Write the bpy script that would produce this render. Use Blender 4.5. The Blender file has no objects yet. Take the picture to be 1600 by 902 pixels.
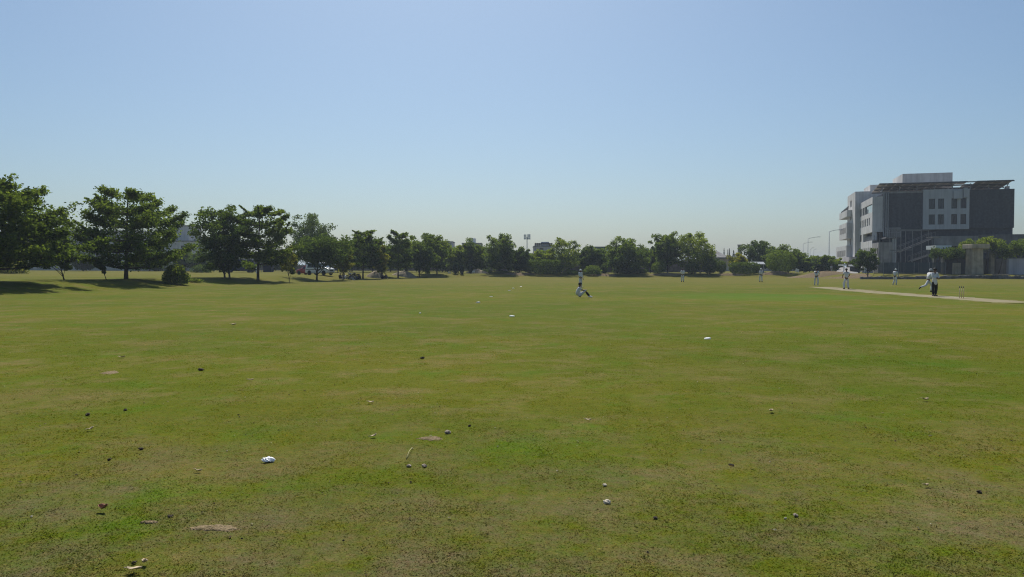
import bpy, bmesh, math, random
import numpy as np
from mathutils import Vector, Matrix

random.seed(11)
RNG = np.random.default_rng(5)
scene = bpy.context.scene
COL = scene.collection
R = math.radians

# ------------------------------------------------------------------ camera, sky, sun, exposure
CAM_H = 1.8
F = 1230.0                                   # focal length in pixels of the 1600 px wide photograph
cam_data = bpy.data.cameras.new('camera')
cam = bpy.data.objects.new('camera', cam_data)
COL.objects.link(cam)
cam_data.sensor_width = 36.0
cam_data.lens = 36.0 * F / 1600.0
cam_data.clip_start = 0.05
cam_data.clip_end = 9000.0
cam.location = (0, 0, CAM_H)
cam.rotation_euler = (R(90) - math.atan(32 / F), 0, 0)
scene.camera = cam

SUN_EL, SUN_AZ = R(52), R(-6)                # azimuth measured from +Y (straight ahead) towards +X
world = bpy.data.worlds.new('World')
scene.world = world
world.use_nodes = True
wn = world.node_tree.nodes
wl = world.node_tree.links
for n in list(wn): wn.remove(n)
w_out = wn.new('ShaderNodeOutputWorld')
w_bg = wn.new('ShaderNodeBackground')
w_sky = wn.new('ShaderNodeTexSky')
w_sky.sky_type = 'NISHITA'
w_sky.sun_disc = False
w_sky.sun_elevation = SUN_EL
w_sky.sun_rotation = SUN_AZ
w_sky.altitude = 200
w_sky.air_density = 1.0
w_sky.dust_density = 2.2
w_sky.ozone_density = 6.0
w_bg.inputs['Strength'].default_value = 0.0945
w_wb = wn.new('ShaderNodeMix')              # the phone's white balance, the same over the whole sky
w_wb.data_type = 'RGBA'; w_wb.blend_type = 'MULTIPLY'; w_wb.inputs[0].default_value = 1.0
w_wb.inputs[7].default_value = (0.925, 1.000, 0.972, 1)
wl.new(w_sky.outputs[0], w_wb.inputs[6])
wl.new(w_wb.outputs[2], w_bg.inputs[0])
wl.new(w_bg.outputs[0], w_out.inputs[0])

sun_d = bpy.data.lights.new('sun', 'SUN')
sun_d.energy = 5.0
sun_d.angle = R(0.53)
sun_d.color = (1.0, 0.955, 0.88)
sun = bpy.data.objects.new('sun', sun_d)
COL.objects.link(sun)
to_sun = Vector((math.sin(SUN_AZ) * math.cos(SUN_EL), math.cos(SUN_AZ) * math.cos(SUN_EL), math.sin(SUN_EL)))
sun.rotation_euler = to_sun.to_track_quat('Z', 'Y').to_euler()
sun.location = (0, 60, 90)

scene.view_settings.view_transform = 'Standard'
scene.view_settings.look = 'None'
scene.view_settings.exposure = 0.0
scene.view_settings.gamma = 1.0
scene.view_settings.use_curve_mapping = False
scene.cycles.max_bounces = 6
scene.cycles.diffuse_bounces = 3
scene.cycles.glossy_bounces = 2
scene.cycles.transmission_bounces = 3
scene.cycles.transparent_max_bounces = 6
scene.cycles.use_denoising = True
scene.cycles.denoiser = 'OPENIMAGEDENOISE'
scene.cycles.denoising_input_passes = 'RGB_ALBEDO_NORMAL'
scene.cycles.denoising_prefilter = 'NONE'
scene.cycles.filter_width = 1.15

# ------------------------------------------------------------------ material helpers
def mat(name, col, rough=0.8, spec=0.3, metal=0.0, noise=0.0, nscale=6.0, bump=0.0, bscale=40.0, col2=None, trans=0.0):
    m = bpy.data.materials.new(name)
    m.use_nodes = True
    nt = m.node_tree
    b = nt.nodes['Principled BSDF']
    b.inputs['Roughness'].default_value = rough
    b.inputs['Specular IOR Level'].default_value = spec
    b.inputs['Metallic'].default_value = metal
    b.inputs['Base Color'].default_value = (*col, 1)
    if noise > 0 or col2 is not None:
        tc = nt.nodes.new('ShaderNodeTexCoord')
        nz = nt.nodes.new('ShaderNodeTexNoise')
        nz.inputs['Scale'].default_value = nscale
        nz.inputs['Detail'].default_value = 5
        nt.links.new(tc.outputs['Object'], nz.inputs['Vector'])
        rp = nt.nodes.new('ShaderNodeValToRGB')
        c2 = col2 if col2 is not None else tuple(max(0, c * (1 - noise)) for c in col)
        c1 = col if col2 is not None else tuple(min(1, c * (1 + noise * 0.6)) for c in col)
        rp.color_ramp.elements[0].position = 0.32
        rp.color_ramp.elements[1].position = 0.68
        rp.color_ramp.elements[0].color = (*c2, 1)
        rp.color_ramp.elements[1].color = (*c1, 1)
        nt.links.new(nz.outputs['Fac'], rp.inputs['Fac'])
        nt.links.new(rp.outputs['Color'], b.inputs['Base Color'])
    if bump > 0:
        tc2 = nt.nodes.new('ShaderNodeTexCoord')
        nb = nt.nodes.new('ShaderNodeTexNoise')
        nb.inputs['Scale'].default_value = bscale
        nb.inputs['Detail'].default_value = 4
        bp = nt.nodes.new('ShaderNodeBump')
        bp.inputs['Strength'].default_value = bump
        bp.inputs['Distance'].default_value = 0.05
        nt.links.new(tc2.outputs['Object'], nb.inputs['Vector'])
        nt.links.new(nb.outputs['Fac'], bp.inputs['Height'])
        nt.links.new(bp.outputs['Normal'], b.inputs['Normal'])
    return m

def leaf_mat(name, dark, light, trans=0.35):
    """diffuse + translucent leaves; 'tint' (a per-leaf attribute) runs from the dark to the light leaf colour"""
    m = bpy.data.materials.new(name)
    m.use_nodes = True
    nt = m.node_tree
    nt.nodes.remove(nt.nodes['Principled BSDF'])
    out = nt.nodes['Material Output']
    at = nt.nodes.new('ShaderNodeAttribute')
    at.attribute_name = 'tint'
    rp = nt.nodes.new('ShaderNodeValToRGB')
    rp.color_ramp.elements[0].color = (*dark, 1)
    rp.color_ramp.elements[1].color = (*light, 1)
    nt.links.new(at.outputs['Fac'], rp.inputs['Fac'])
    df = nt.nodes.new('ShaderNodeBsdfDiffuse')
    tr = nt.nodes.new('ShaderNodeBsdfTranslucent')
    mx = nt.nodes.new('ShaderNodeMixShader')
    hs = nt.nodes.new('ShaderNodeMix')
    hs.data_type = 'RGBA'
    hs.blend_type = 'MULTIPLY'
    hs.inputs[0].default_value = 1.0
    hs.inputs[7].default_value = (1.15, 1.2, 0.55, 1)
    nt.links.new(rp.outputs['Color'], df.inputs['Color'])
    nt.links.new(rp.outputs['Color'], hs.inputs[6])
    nt.links.new(hs.outputs[2], tr.inputs['Color'])
    mx.inputs[0].default_value = trans
    nt.links.new(df.outputs[0], mx.inputs[1])
    nt.links.new(tr.outputs[0], mx.inputs[2])
    nt.links.new(mx.outputs[0], out.inputs['Surface'])
    return m

# turf colour: one node group used by the ground and by the blades, driven by world position
def turf_group():
    g = bpy.data.node_groups.new('turf_colour', 'ShaderNodeTree')
    g.interface.new_socket('Color', in_out='OUTPUT', socket_type='NodeSocketColor')
    N, L = g.nodes, g.links
    out = N.new('NodeGroupOutput')
    geo = N.new('ShaderNodeNewGeometry')
    def noise(scale, detail=4, rough=0.55, off=(0, 0, 0), sc=(1, 1, 1)):
        mp = N.new('ShaderNodeMapping')
        mp.inputs['Location'].default_value = off
        mp.inputs['Scale'].default_value = sc
        L.new(geo.outputs['Position'], mp.inputs['Vector'])
        nz = N.new('ShaderNodeTexNoise')
        nz.inputs['Scale'].default_value = scale
        nz.inputs['Detail'].default_value = detail
        nz.inputs['Roughness'].default_value = rough
        L.new(mp.outputs[0], nz.inputs['Vector'])
        return nz.outputs['Fac']
    def ramp(src, p0, p1, c0=(0, 0, 0), c1=(1, 1, 1)):
        r = N.new('ShaderNodeValToRGB')
        r.color_ramp.elements[0].position = p0
        r.color_ramp.elements[1].position = p1
        r.color_ramp.elements[0].color = (*c0, 1)
        r.color_ramp.elements[1].color = (*c1, 1)
        L.new(src, r.inputs['Fac'])
        return r.outputs['Color']
    def mix(fac, a, b, blend='MIX'):
        m = N.new('ShaderNodeMix')
        m.data_type = 'RGBA'
        m.blend_type = blend
        if isinstance(fac, float): m.inputs[0].default_value = fac
        else: L.new(fac, m.inputs[0])
        for i, v in ((6, a), (7, b)):
            if isinstance(v, tuple): m.inputs[i].default_value = (*v, 1)
            else: L.new(v, m.inputs[i])
        return m.outputs[2]
    # olive base <-> fresh green over metres, straw-brown thin places, short-range mottling
    base = ramp(noise(0.21, 5, 0.6), 0.34, 0.68, (0.113, 0.113, 0.009), (0.083, 0.111, 0.006))
    fresh = ramp(noise(0.55, 5, 0.62, (13, 4, 0)), 0.56, 0.76)
    c = mix(fresh, base, (0.070, 0.124, 0.006))
    dry = ramp(noise(0.75, 7, 0.70, (5, 31, 0)), 0.50, 0.70)
    c = mix(dry, c, (0.158, 0.132, 0.044))
    lush = ramp(noise(0.9, 6, 0.66, (21, 2, 0), (1, .8, 1)), 0.55, 0.74)
    c = mix(lush, c, (0.076, 0.130, 0.006))
    pale = ramp(noise(0.34, 6, 0.68, (3, 44, 0)), 0.53, 0.70)
    c = mix(pale, c, (0.148, 0.124, 0.036))
    near = N.new('ShaderNodeMapRange'); near.inputs[1].default_value = 5.0; near.inputs[2].default_value = 10.0
    near.inputs[3].default_value = 0.9; near.inputs[4].default_value = 0.0
    spn = N.new('ShaderNodeSeparateXYZ'); L.new(geo.outputs['Position'], spn.inputs[0]); L.new(spn.outputs['Y'], near.inputs[0])
    worn = ramp(noise(1.0, 8, 0.74, (1, 17, 0)), 0.42, 0.64)
    wm = N.new('ShaderNodeMath'); wm.operation = 'MULTIPLY'
    L.new(worn, wm.inputs[0]); L.new(near.outputs[0], wm.inputs[1])
    c = mix(wm.outputs[0], c, (0.138, 0.110, 0.060))          # worn, thatchy turf by the boundary where spectators walk
    mott = ramp(noise(5.5, 7, 0.75, (2, 9, 0)), 0.30, 0.72, (0.80, 0.82, 0.80), (1.17, 1.16, 1.15))
    c = mix(1.0, c, mott, 'MULTIPLY')
    hue = ramp(noise(17.0, 5, 0.7, (9, 1, 0)), 0.35, 0.66, (1.16, 0.98, 1.10), (0.86, 1.02, 0.82))
    c = mix(1.0, c, hue, 'MULTIPLY')
    fine = ramp(noise(75.0, 4, 0.75), 0.30, 0.72, (0.56, 0.58, 0.52), (1.40, 1.38, 1.44))
    c = mix(1.0, c, fine, 'MULTIPLY')
    # the outfield: long mown lighter/darker drifts far out
    far = ramp(noise(0.06, 4, 0.5, (40, 3, 0), (1, 1.6, 1)), 0.42, 0.62, (0.90, 0.96, 0.9), (1.10, 1.06, 1.15))
    c = mix(1.0, c, far, 'MULTIPLY')
    # one well watered, greener strip beside the pitch
    sp = N.new('ShaderNodeSeparateXYZ')
    L.new(geo.outputs['Position'], sp.inputs[0])
    def band(src, centre, half):
        m1 = N.new('ShaderNodeMath'); m1.operation = 'SUBTRACT'; m1.inputs[1].default_value = centre
        L.new(src, m1.inputs[0])
        m2 = N.new('ShaderNodeMath'); m2.operation = 'DIVIDE'; m2.inputs[1].default_value = half
        L.new(m1.outputs[0], m2.inputs[0])
        m3 = N.new('ShaderNodeMath'); m3.operation = 'POWER'; m3.inputs[1].default_value = 2
        L.new(m2.outputs[0], m3.inputs[0])
        return m3.outputs[0]
    ad = N.new('ShaderNodeMath'); ad.operation = 'ADD'
    L.new(band(sp.outputs['X'], 16.5, 12.0), ad.inputs[0]); L.new(band(sp.outputs['Y'], 50.0, 10.0), ad.inputs[1])
    nz = N.new('ShaderNodeMath'); nz.operation = 'ADD'
    L.new(ad.outputs[0], nz.inputs[0]); L.new(noise(0.22, 6, 0.7, (7, 7, 0)), nz.inputs[1])
    strip = ramp(nz.outputs[0], 0.42, 1.45, (1, 1, 1), (0, 0, 0))
    sm = N.new('ShaderNodeMath'); sm.operation = 'MULTIPLY'; sm.inputs[1].default_value = 0.7
    L.new(strip, sm.inputs[0])
    c = mix(sm.outputs[0], c, (0.066, 0.142, 0.009))
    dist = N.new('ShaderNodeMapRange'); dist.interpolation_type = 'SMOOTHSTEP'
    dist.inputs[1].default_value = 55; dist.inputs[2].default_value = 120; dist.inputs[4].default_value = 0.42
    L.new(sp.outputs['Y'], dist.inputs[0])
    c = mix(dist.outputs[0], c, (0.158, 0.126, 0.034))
    L.new(c, out.inputs['Color'])
    return g
TURF = turf_group()

def turf_mat(name, gain=(1, 1, 1), bump=0.35):
    m = bpy.data.materials.new(name)
    m.use_nodes = True
    nt = m.node_tree
    b = nt.nodes['Principled BSDF']
    b.inputs['Roughness'].default_value = 1.0
    b.inputs['Specular IOR Level'].default_value = 0.05
    gn = nt.nodes.new('ShaderNodeGroup')
    gn.node_tree = TURF
    mx = nt.nodes.new('ShaderNodeMix')
    mx.data_type = 'RGBA'
    mx.blend_type = 'MULTIPLY'
    mx.inputs[0].default_value = 1.0
    mx.inputs[7].default_value = (*gain, 1)
    nt.links.new(gn.outputs[0], mx.inputs[6])
    nt.links.new(mx.outputs[2], b.inputs['Base Color'])
    geo = nt.nodes.new('ShaderNodeNewGeometry')
    nz = nt.nodes.new('ShaderNodeTexNoise')
    nz.inputs['Scale'].default_value = 28
    nz.inputs['Detail'].default_value = 6
    nz.inputs['Roughness'].default_value = 0.75
    bp = nt.nodes.new('ShaderNodeBump')
    bp.inputs['Strength'].default_value = bump
    bp.inputs['Distance'].default_value = 0.03
    nt.links.new(geo.outputs['Position'], nz.inputs['Vector'])
    nt.links.new(nz.outputs['Fac'], bp.inputs['Height'])
    nt.links.new(bp.outputs['Normal'], b.inputs['Normal'])
    return m

def blade_mat():
    m = bpy.data.materials.new('grass_blades')
    m.use_nodes = True
    nt = m.node_tree
    nt.nodes.remove(nt.nodes['Principled BSDF'])
    out = nt.nodes['Material Output']
    gn = nt.nodes.new('ShaderNodeGroup'); gn.node_tree = TURF
    at = nt.nodes.new('ShaderNodeAttribute'); at.attribute_name = 'tint'
    rp = nt.nodes.new('ShaderNodeValToRGB')
    e = rp.color_ramp.elements
    e[0].color = (0.92, 0.98, 0.86, 1)
    e[1].color = (2.05, 1.75, 1.9, 1)
    e[1].position = 1.0
    k = e.new(0.55); k.color = (1.16, 1.2, 1.02, 1)
    k2 = e.new(0.86); k2.color = (1.5, 1.42, 1.3, 1)
    nt.links.new(at.outputs['Fac'], rp.inputs['Fac'])
    mx = nt.nodes.new('ShaderNodeMix'); mx.data_type = 'RGBA'; mx.blend_type = 'MULTIPLY'
    mx.inputs[0].default_value = 1.0
    nt.links.new(gn.outputs[0], mx.inputs[6]); nt.links.new(rp.outputs['Color'], mx.inputs[7])
    df = nt.nodes.new('ShaderNodeBsdfDiffuse'); tr = nt.nodes.new('ShaderNodeBsdfTranslucent')
    ms = nt.nodes.new('ShaderNodeMixShader'); ms.inputs[0].default_value = 0.52
    nt.links.new(mx.outputs[2], df.inputs[0]); nt.links.new(mx.outputs[2], tr.inputs[0])
    nv = nt.nodes.new('ShaderNodeCombineXYZ'); nv.inputs[2].default_value = 1.0      # mown tips shade like the sward they belong to
    nt.links.new(nv.outputs[0], df.inputs['Normal'])
    nt.links.new(df.outputs[0], ms.inputs[1]); nt.links.new(tr.outputs[0], ms.inputs[2])
    nt.links.new(ms.outputs[0], out.inputs['Surface'])
    return m

M = {}
M['turf'] = turf_mat('turf')
M['blade'] = blade_mat()
M['bark'] = mat('bark', (0.075, 0.058, 0.045), 0.95, 0.1, noise=0.4, nscale=5, bump=0.5, bscale=14)
M['bark_pale'] = mat('bark_pale', (0.30, 0.28, 0.24), 0.95, 0.1, noise=0.35, nscale=5, bump=0.4, bscale=12)
M['leaf_dark'] = leaf_mat('leaf_dark', (0.046, 0.076, 0.028), (0.150, 0.195, 0.045), 0.48)
M['leaf_mid'] = leaf_mat('leaf_mid', (0.055, 0.090, 0.027), (0.215, 0.262, 0.048), 0.52)
M['leaf_fresh'] = leaf_mat('leaf_fresh', (0.078, 0.120, 0.028), (0.300, 0.330, 0.062), 0.58)
M['leaf_yellow'] = leaf_mat('leaf_yellow', (0.080, 0.105, 0.026), (0.400, 0.350, 0.045), 0.52)
M['conifer'] = leaf_mat('conifer', (0.018, 0.036, 0.022), (0.044, 0.070, 0.034), 0.2)
M['soil'] = mat('soil', (0.225, 0.165, 0.105), 1.0, 0.05, col2=(0.13, 0.10, 0.055), nscale=9, bump=0.8, bscale=35)
M['bare'] = mat('bare', (0.31, 0.235, 0.14), 1.0, 0.05, col2=(0.18, 0.14, 0.075), nscale=30, bump=0.8, bscale=60)
M['sand'] = mat('sand', (0.30, 0.25, 0.18), 1.0, 0.05, noise=0.3, nscale=3, bump=0.5, bscale=12)
M['gravel'] = mat('gravel', (0.33, 0.32, 0.31), 1.0, 0.1, noise=0.3, nscale=7, bump=0.8, bscale=25)
M['pitch'] = mat('pitch', (0.285, 0.245, 0.165), 0.98, 0.05, col2=(0.20, 0.175, 0.095), nscale=0.9, bump=0.3, bscale=20)
M['plaster'] = mat('plaster', (0.60, 0.59, 0.58), 0.9, 0.2, noise=0.14, nscale=0.5, bump=0.15, bscale=6)
M['panel_light'] = mat('panel_light', (0.45, 0.46, 0.49), 0.7, 0.3, noise=0.08, nscale=0.4)
M['cladding'] = mat('cladding', (0.076, 0.081, 0.094), 0.85, 0.25, noise=0.35, nscale=2.2, bump=0.5, bscale=7)
M['concrete'] = mat('concrete', (0.30, 0.29, 0.28), 0.95, 0.15, noise=0.25, nscale=0.8, bump=0.3, bscale=5)
M['concrete_dark'] = mat('concrete_dark', (0.17, 0.165, 0.17), 0.95, 0.15, noise=0.3, nscale=0.8, bump=0.3, bscale=5)
M['mauve'] = mat('mauve', (0.48, 0.45, 0.48), 0.9, 0.2, noise=0.12, nscale=0.4)
M['concrete_pale'] = mat('concrete_pale', (0.46, 0.45, 0.43), 0.95, 0.15, noise=0.2, nscale=0.8, bump=0.3, bscale=5)
M['lamp_post'] = mat('lamp_post', (0.55, 0.56, 0.58), 0.5, 0.3, noise=0.1, nscale=2)
M['beige'] = mat('beige', (0.47, 0.40, 0.30), 0.92, 0.15, noise=0.25, nscale=1.2, bump=0.3, bscale=6)
M['brownwall'] = mat('brownwall', (0.20, 0.155, 0.13), 0.95, 0.1, noise=0.3, nscale=1.5, bump=0.5, bscale=8)
M['redroof'] = mat('redroof', (0.27, 0.10, 0.08), 0.85, 0.2, noise=0.3, nscale=2)
M['greenroof'] = mat('greenroof', (0.045, 0.10, 0.075), 0.7, 0.3, noise=0.2, nscale=1)
M['whitepaint'] = mat('whitepaint', (0.78, 0.78, 0.76), 0.6, 0.3, noise=0.07, nscale=1.0)
M['steel'] = mat('steel', (0.27, 0.275, 0.29), 0.5, 0.4, metal=0.4, noise=0.15, nscale=3)
M['stair_steel'] = mat('stair_steel', (0.15, 0.152, 0.165), 0.6, 0.35, noise=0.2, nscale=3)
M['steel_dark'] = mat('steel_dark', (0.06, 0.06, 0.065), 0.6, 0.4, noise=0.2, nscale=3)
M['solar'] = mat('solar', (0.36, 0.32, 0.28), 0.7, 0.3, noise=0.2, nscale=2)
M['glass_dark'] = mat('glass_dark', (0.035, 0.037, 0.045), 0.12, 0.5)
M['glass_sky'] = mat('glass_sky', (0.30, 0.36, 0.40), 0.04, 0.8, metal=0.75)
M['glass_red'] = mat('glass_red', (0.05, 0.035, 0.04), 0.2, 0.5)
M['skin'] = mat('skin', (0.16, 0.085, 0.052), 0.6, 0.3, noise=0.1, nscale=8)
M['hair'] = mat('hair', (0.008, 0.007, 0.007), 0.6, 0.3, noise=0.3, nscale=60, bump=0.3, bscale=90)
M['eye'] = mat('eye', (0.03, 0.02, 0.015), 0.2, 0.5)
M['lips'] = mat('lips', (0.15, 0.055, 0.045), 0.6, 0.3)
M['white_cloth'] = mat('white_cloth', (0.66, 0.66, 0.67), 0.9, 0.15, noise=0.10, nscale=5, bump=0.35, bscale=9)
M['grey_cloth'] = mat('grey_cloth', (0.40, 0.40, 0.42), 0.9, 0.15, noise=0.12, nscale=5, bump=0.35, bscale=9)
M['black_cloth'] = mat('black_cloth', (0.012, 0.012, 0.014), 0.9, 0.15, noise=0.2, nscale=5, bump=0.35, bscale=9)
M['navy_cloth'] = mat('navy_cloth', (0.025, 0.032, 0.07), 0.9, 0.15, noise=0.2, nscale=5, bump=0.3, bscale=9)
M['shoe_black'] = mat('shoe_black', (0.015, 0.014, 0.014), 0.5, 0.4)
M['shoe_white'] = mat('shoe_white', (0.6, 0.6, 0.58), 0.6, 0.3)
M['pad'] = mat('pad', (0.55, 0.54, 0.52), 0.8, 0.2, noise=0.1, nscale=10)
M['carwhite'] = mat('carwhite', (0.74, 0.75, 0.76), 0.28, 0.5, noise=0.04, nscale=2)
M['carred'] = mat('carred', (0.30, 0.022, 0.025), 0.3, 0.5, noise=0.08, nscale=2)
M['rubber'] = mat('rubber', (0.018, 0.018, 0.018), 0.85, 0.2)
M['plastic_dark'] = mat('plastic_dark', (0.03, 0.03, 0.033), 0.5, 0.4)
M['lamp_glass'] = mat('lamp_glass', (0.6, 0.62, 0.65), 0.1, 0.6)
M['lamp_red'] = mat('lamp_red', (0.35, 0.02, 0.02), 0.2, 0.5)
M['wood'] = mat('wood', (0.62, 0.50, 0.27), 0.7, 0.3, noise=0.15, nscale=8)
M['net'] = mat('net', (0.06, 0.085, 0.10), 0.9, 0.1)
M['stone'] = mat('stone', (0.36, 0.30, 0.235), 0.95, 0.15, noise=0.4, nscale=18, bump=0.6, bscale=40)
M['stone_dark'] = mat('stone_dark', (0.075, 0.06, 0.045), 0.95, 0.1, noise=0.4, nscale=18, bump=0.6, bscale=40)
M['stone_pale'] = mat('stone_pale', (0.62, 0.54, 0.42), 0.95, 0.15, noise=0.25, nscale=18, bump=0.6, bscale=40)
M['leaf_brown'] = mat('leaf_brown', (0.30, 0.14, 0.085), 0.8, 0.2, noise=0.35, nscale=25)
M['leaf_pale'] = mat('leaf_pale', (0.50, 0.40, 0.27), 0.85, 0.2, noise=0.3, nscale=25)
M['straw'] = mat('straw', (0.46, 0.42, 0.20), 0.85, 0.2)
M['bag'] = mat('bag', (0.86, 0.86, 0.87), 0.35, 0.5, noise=0.06, nscale=10)

def streaks(m, amt=0.25):
    nt = m.node_tree; b = nt.nodes['Principled BSDF']
    src = b.inputs['Base Color'].links[0].from_socket
    tc = nt.nodes.new('ShaderNodeTexCoord'); mp = nt.nodes.new('ShaderNodeMapping'); mp.inputs['Scale'].default_value = (1.6, 1.6, 0.10)
    nz = nt.nodes.new('ShaderNodeTexNoise'); nz.inputs['Scale'].default_value = 1.0; nz.inputs['Detail'].default_value = 6; nz.inputs['Roughness'].default_value = .65
    rp = nt.nodes.new('ShaderNodeValToRGB'); e = rp.color_ramp.elements
    e[0].position = .36; e[1].position = .6; v = 1 - amt
    e[0].color = (v, v, v, 1); e[1].color = (1, 1, 1, 1)
    mx = nt.nodes.new('ShaderNodeMix'); mx.data_type = 'RGBA'; mx.blend_type = 'MULTIPLY'; mx.inputs[0].default_value = 1
    nt.links.new(tc.outputs['Object'], mp.inputs[0]); nt.links.new(mp.outputs[0], nz.inputs['Vector']); nt.links.new(nz.outputs['Fac'], rp.inputs['Fac'])
    nt.links.new(src, mx.inputs[6]); nt.links.new(rp.outputs['Color'], mx.inputs[7]); nt.links.new(mx.outputs[2], b.inputs['Base Color'])
for k_, a_ in (('plaster', .22), ('panel_light', .2), ('concrete', .35), ('concrete_dark', .35), ('beige', .35), ('mauve', .25), ('cladding', .3)): streaks(M[k_], a_)

# ------------------------------------------------------------------ object helpers
def empty(name, loc=(0, 0, 0), rz=0.0):
    o = bpy.data.objects.new(name, None)
    COL.objects.link(o)
    o.location = loc
    o.rotation_euler = (0, 0, rz)
    o.empty_display_size = 0.3
    return o

def tag(o, label=None, cat=None, group=None, kind=None):
    if label: o['label'] = label
    if cat: o['category'] = cat
    if group: o['group'] = group
    if kind: o['kind'] = kind
    return o

class MB:
    """collects boxes, bars, lathes and polygons, then links them as ONE mesh object"""
    def __init__(s): s.v = []; s.f = []
    def add(s, vs, fs):
        n = len(s.v); s.v += [tuple(p) for p in vs]; s.f += [tuple(i + n for i in f) for f in fs]; return s
    def box(s, x0, x1, y0, y1, z0, z1):
        x0, x1 = min(x0, x1), max(x0, x1); y0, y1 = min(y0, y1), max(y0, y1); z0, z1 = min(z0, z1), max(z0, z1)
        return s.add([(x0, y0, z0), (x1, y0, z0), (x1, y1, z0), (x0, y1, z0), (x0, y0, z1), (x1, y0, z1), (x1, y1, z1), (x0, y1, z1)],
                     [(3, 2, 1, 0), (4, 5, 6, 7), (0, 1, 5, 4), (1, 2, 6, 5), (2, 3, 7, 6), (3, 0, 4, 7)])
    def bar(s, a, b, r0, r1=None, n=6, cap=True):
        r1 = r0 if r1 is None else r1
        return s.tube([a, b], [r0, r1], n)
    def tube(s, pts, rad, n=6):
        pts = [Vector(p) for p in pts]
        vs, fs = [], []
        for i, p in enumerate(pts):
            d = (pts[min(i + 1, len(pts) - 1)] - pts[max(i - 1, 0)])
            if d.length < 1e-9: d = Vector((0, 0, 1))
            d.normalize()
            up = Vector((0, 1, 0)) if abs(d.z) > 0.9 else Vector((0, 0, 1))
            a = d.cross(up).normalized(); b = d.cross(a)
            for k in range(n):
                t = 2 * math.pi * k / n
                vs.append(p + (a * math.cos(t) + b * math.sin(t)) * rad[i])
        for i in range(len(pts) - 1):
            for k in range(n):
                k2 = (k + 1) % n
                fs.append((i * n + k, i * n + k2, (i + 1) * n + k2, (i + 1) * n + k))
        fs.append(tuple(range(n - 1, -1, -1)))
        fs.append(tuple((len(pts) - 1) * n + k for k in range(n)))
        return s.add(vs, fs)
    def lathe(s, prof, n=12, axis='z', c=(0, 0, 0)):
        vs, fs = [], []
        for (r, h) in prof:
            for k in range(n):
                t = 2 * math.pi * k / n
                p = (r * math.cos(t), r * math.sin(t), h)
                if axis == 'y': p = (p[0], p[2], p[1])
                if axis == 'x': p = (p[2], p[0], p[1])
                vs.append((p[0] + c[0], p[1] + c[1], p[2] + c[2]))
        for i in range(len(prof) - 1):
            for k in range(n):
                k2 = (k + 1) % n
                fs.append((i * n + k, i * n + k2, (i + 1) * n + k2, (i + 1) * n + k))
        fs.append(tuple(range(n - 1, -1, -1)))
        fs.append(tuple((len(prof) - 1) * n + k for k in range(n)))
        return s.add(vs, fs)
    def prism(s, poly, y0, y1):
        """polygon of (x,z) extruded along y"""
        n = len(poly)
        vs = [(x, y0, z) for x, z in poly] + [(x, y1, z) for x, z in poly]
        fs = [tuple(range(n)), tuple(range(2 * n - 1, n - 1, -1))]
        for i in range(n):
            j = (i + 1) % n
            fs.append((i, i + n, j + n, j))
        return s.add(vs, fs)
    def mesh(s, name, m, smooth=False):
        me = bpy.data.meshes.new(name)
        me.from_pydata(s.v, [], s.f)
        if m is not None: me.materials.append(m)
        if smooth: me.polygons.foreach_set('use_smooth', [True] * len(me.polygons))
        me.update()
        return me
    def build(s, name, m, parent=None, smooth=False, loc=None, bevel=0.0, fix=False):
        me = s.mesh(name, m, smooth)
        if fix:
            bm = bmesh.new(); bm.from_mesh(me); bmesh.ops.recalc_face_normals(bm, faces=bm.faces[:]); bm.to_mesh(me); bm.free()
        return link(name, me, parent, loc, bevel)

def link(name, me, parent=None, loc=None, bevel=0.0):
    o = bpy.data.objects.new(name, me)
    COL.objects.link(o)
    if parent is not None: o.parent = parent
    if loc is not None: o.location = loc
    if bevel > 0:
        b = o.modifiers.new('bevel', 'BEVEL'); b.width = bevel; b.segments = 2; b.limit_method = 'ANGLE'
    return o

def kids(o): return [c for c in bpy.data.objects if c.parent == o]
def copy_tree(o, parent=None):
    c = o.copy()
    COL.objects.link(c)
    if parent is not None: c.parent = parent
    for k in kids(o): copy_tree(k, c)
    return c

# ------------------------------------------------------------------ terrain
BOUND = np.array([(-46, -40), (-42, 20), (-35, 50), (-31.5, 64), (-30.5, 80), (-27.5, 92), (-25.5, 112), (-22, 127), (-17, 140), (-8, 149), (10, 152), (38, 151), (52, 148),
                  (58, 136), (63, 125.5), (72, 122.5), (100, 121), (120, 110), (126, 60), (120, -40)], float)
def inside_dist(X, Y):
    """signed distance outside the playing field boundary (positive outside)"""
    X = np.asarray(X, float); Y = np.asarray(Y, float)
    d2 = np.full(X.shape, 1e18)
    ins = np.zeros(X.shape, bool)
    n = len(BOUND)
    for i in range(n):
        a = BOUND[i]; b = BOUND[(i + 1) % n]
        ab = b - a
        t = np.clip(((X - a[0]) * ab[0] + (Y - a[1]) * ab[1]) / (ab @ ab), 0, 1)
        d2 = np.minimum(d2, (X - a[0] - t * ab[0]) ** 2 + (Y - a[1] - t * ab[1]) ** 2)
        c = ((a[1] > Y) != (b[1] > Y)) & (X < (b[0] - a[0]) * (Y - a[1]) / (b[1] - a[1] + 1e-12) + a[0])
        ins ^= c
    d = np.sqrt(d2)
    return np.where(ins, -d, d)
def sm(t):
    t = np.clip(t, 0, 1); return t * t * (3 - 2 * t)
def terrain(X, Y):
    X = np.asarray(X, float); Y = np.asarray(Y, float)
    d = inside_dist(X, Y)
    z = 0.72 * sm(d / 6.0) + np.clip(d - 6.0, 0, 110) * 0.0052
    wob = 0.012 * np.sin(X * 1.1 + 1.3) * np.sin(Y * 0.9 + .4) + 0.008 * np.sin(X * 2.9 + Y * 1.7) + 0.03 * np.sin(X * .21 + 2) * np.sin(Y * .17 + 1)
    return z + wob * np.clip(1 - np.maximum(d, 0) / 60, 0.15, 1)
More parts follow.
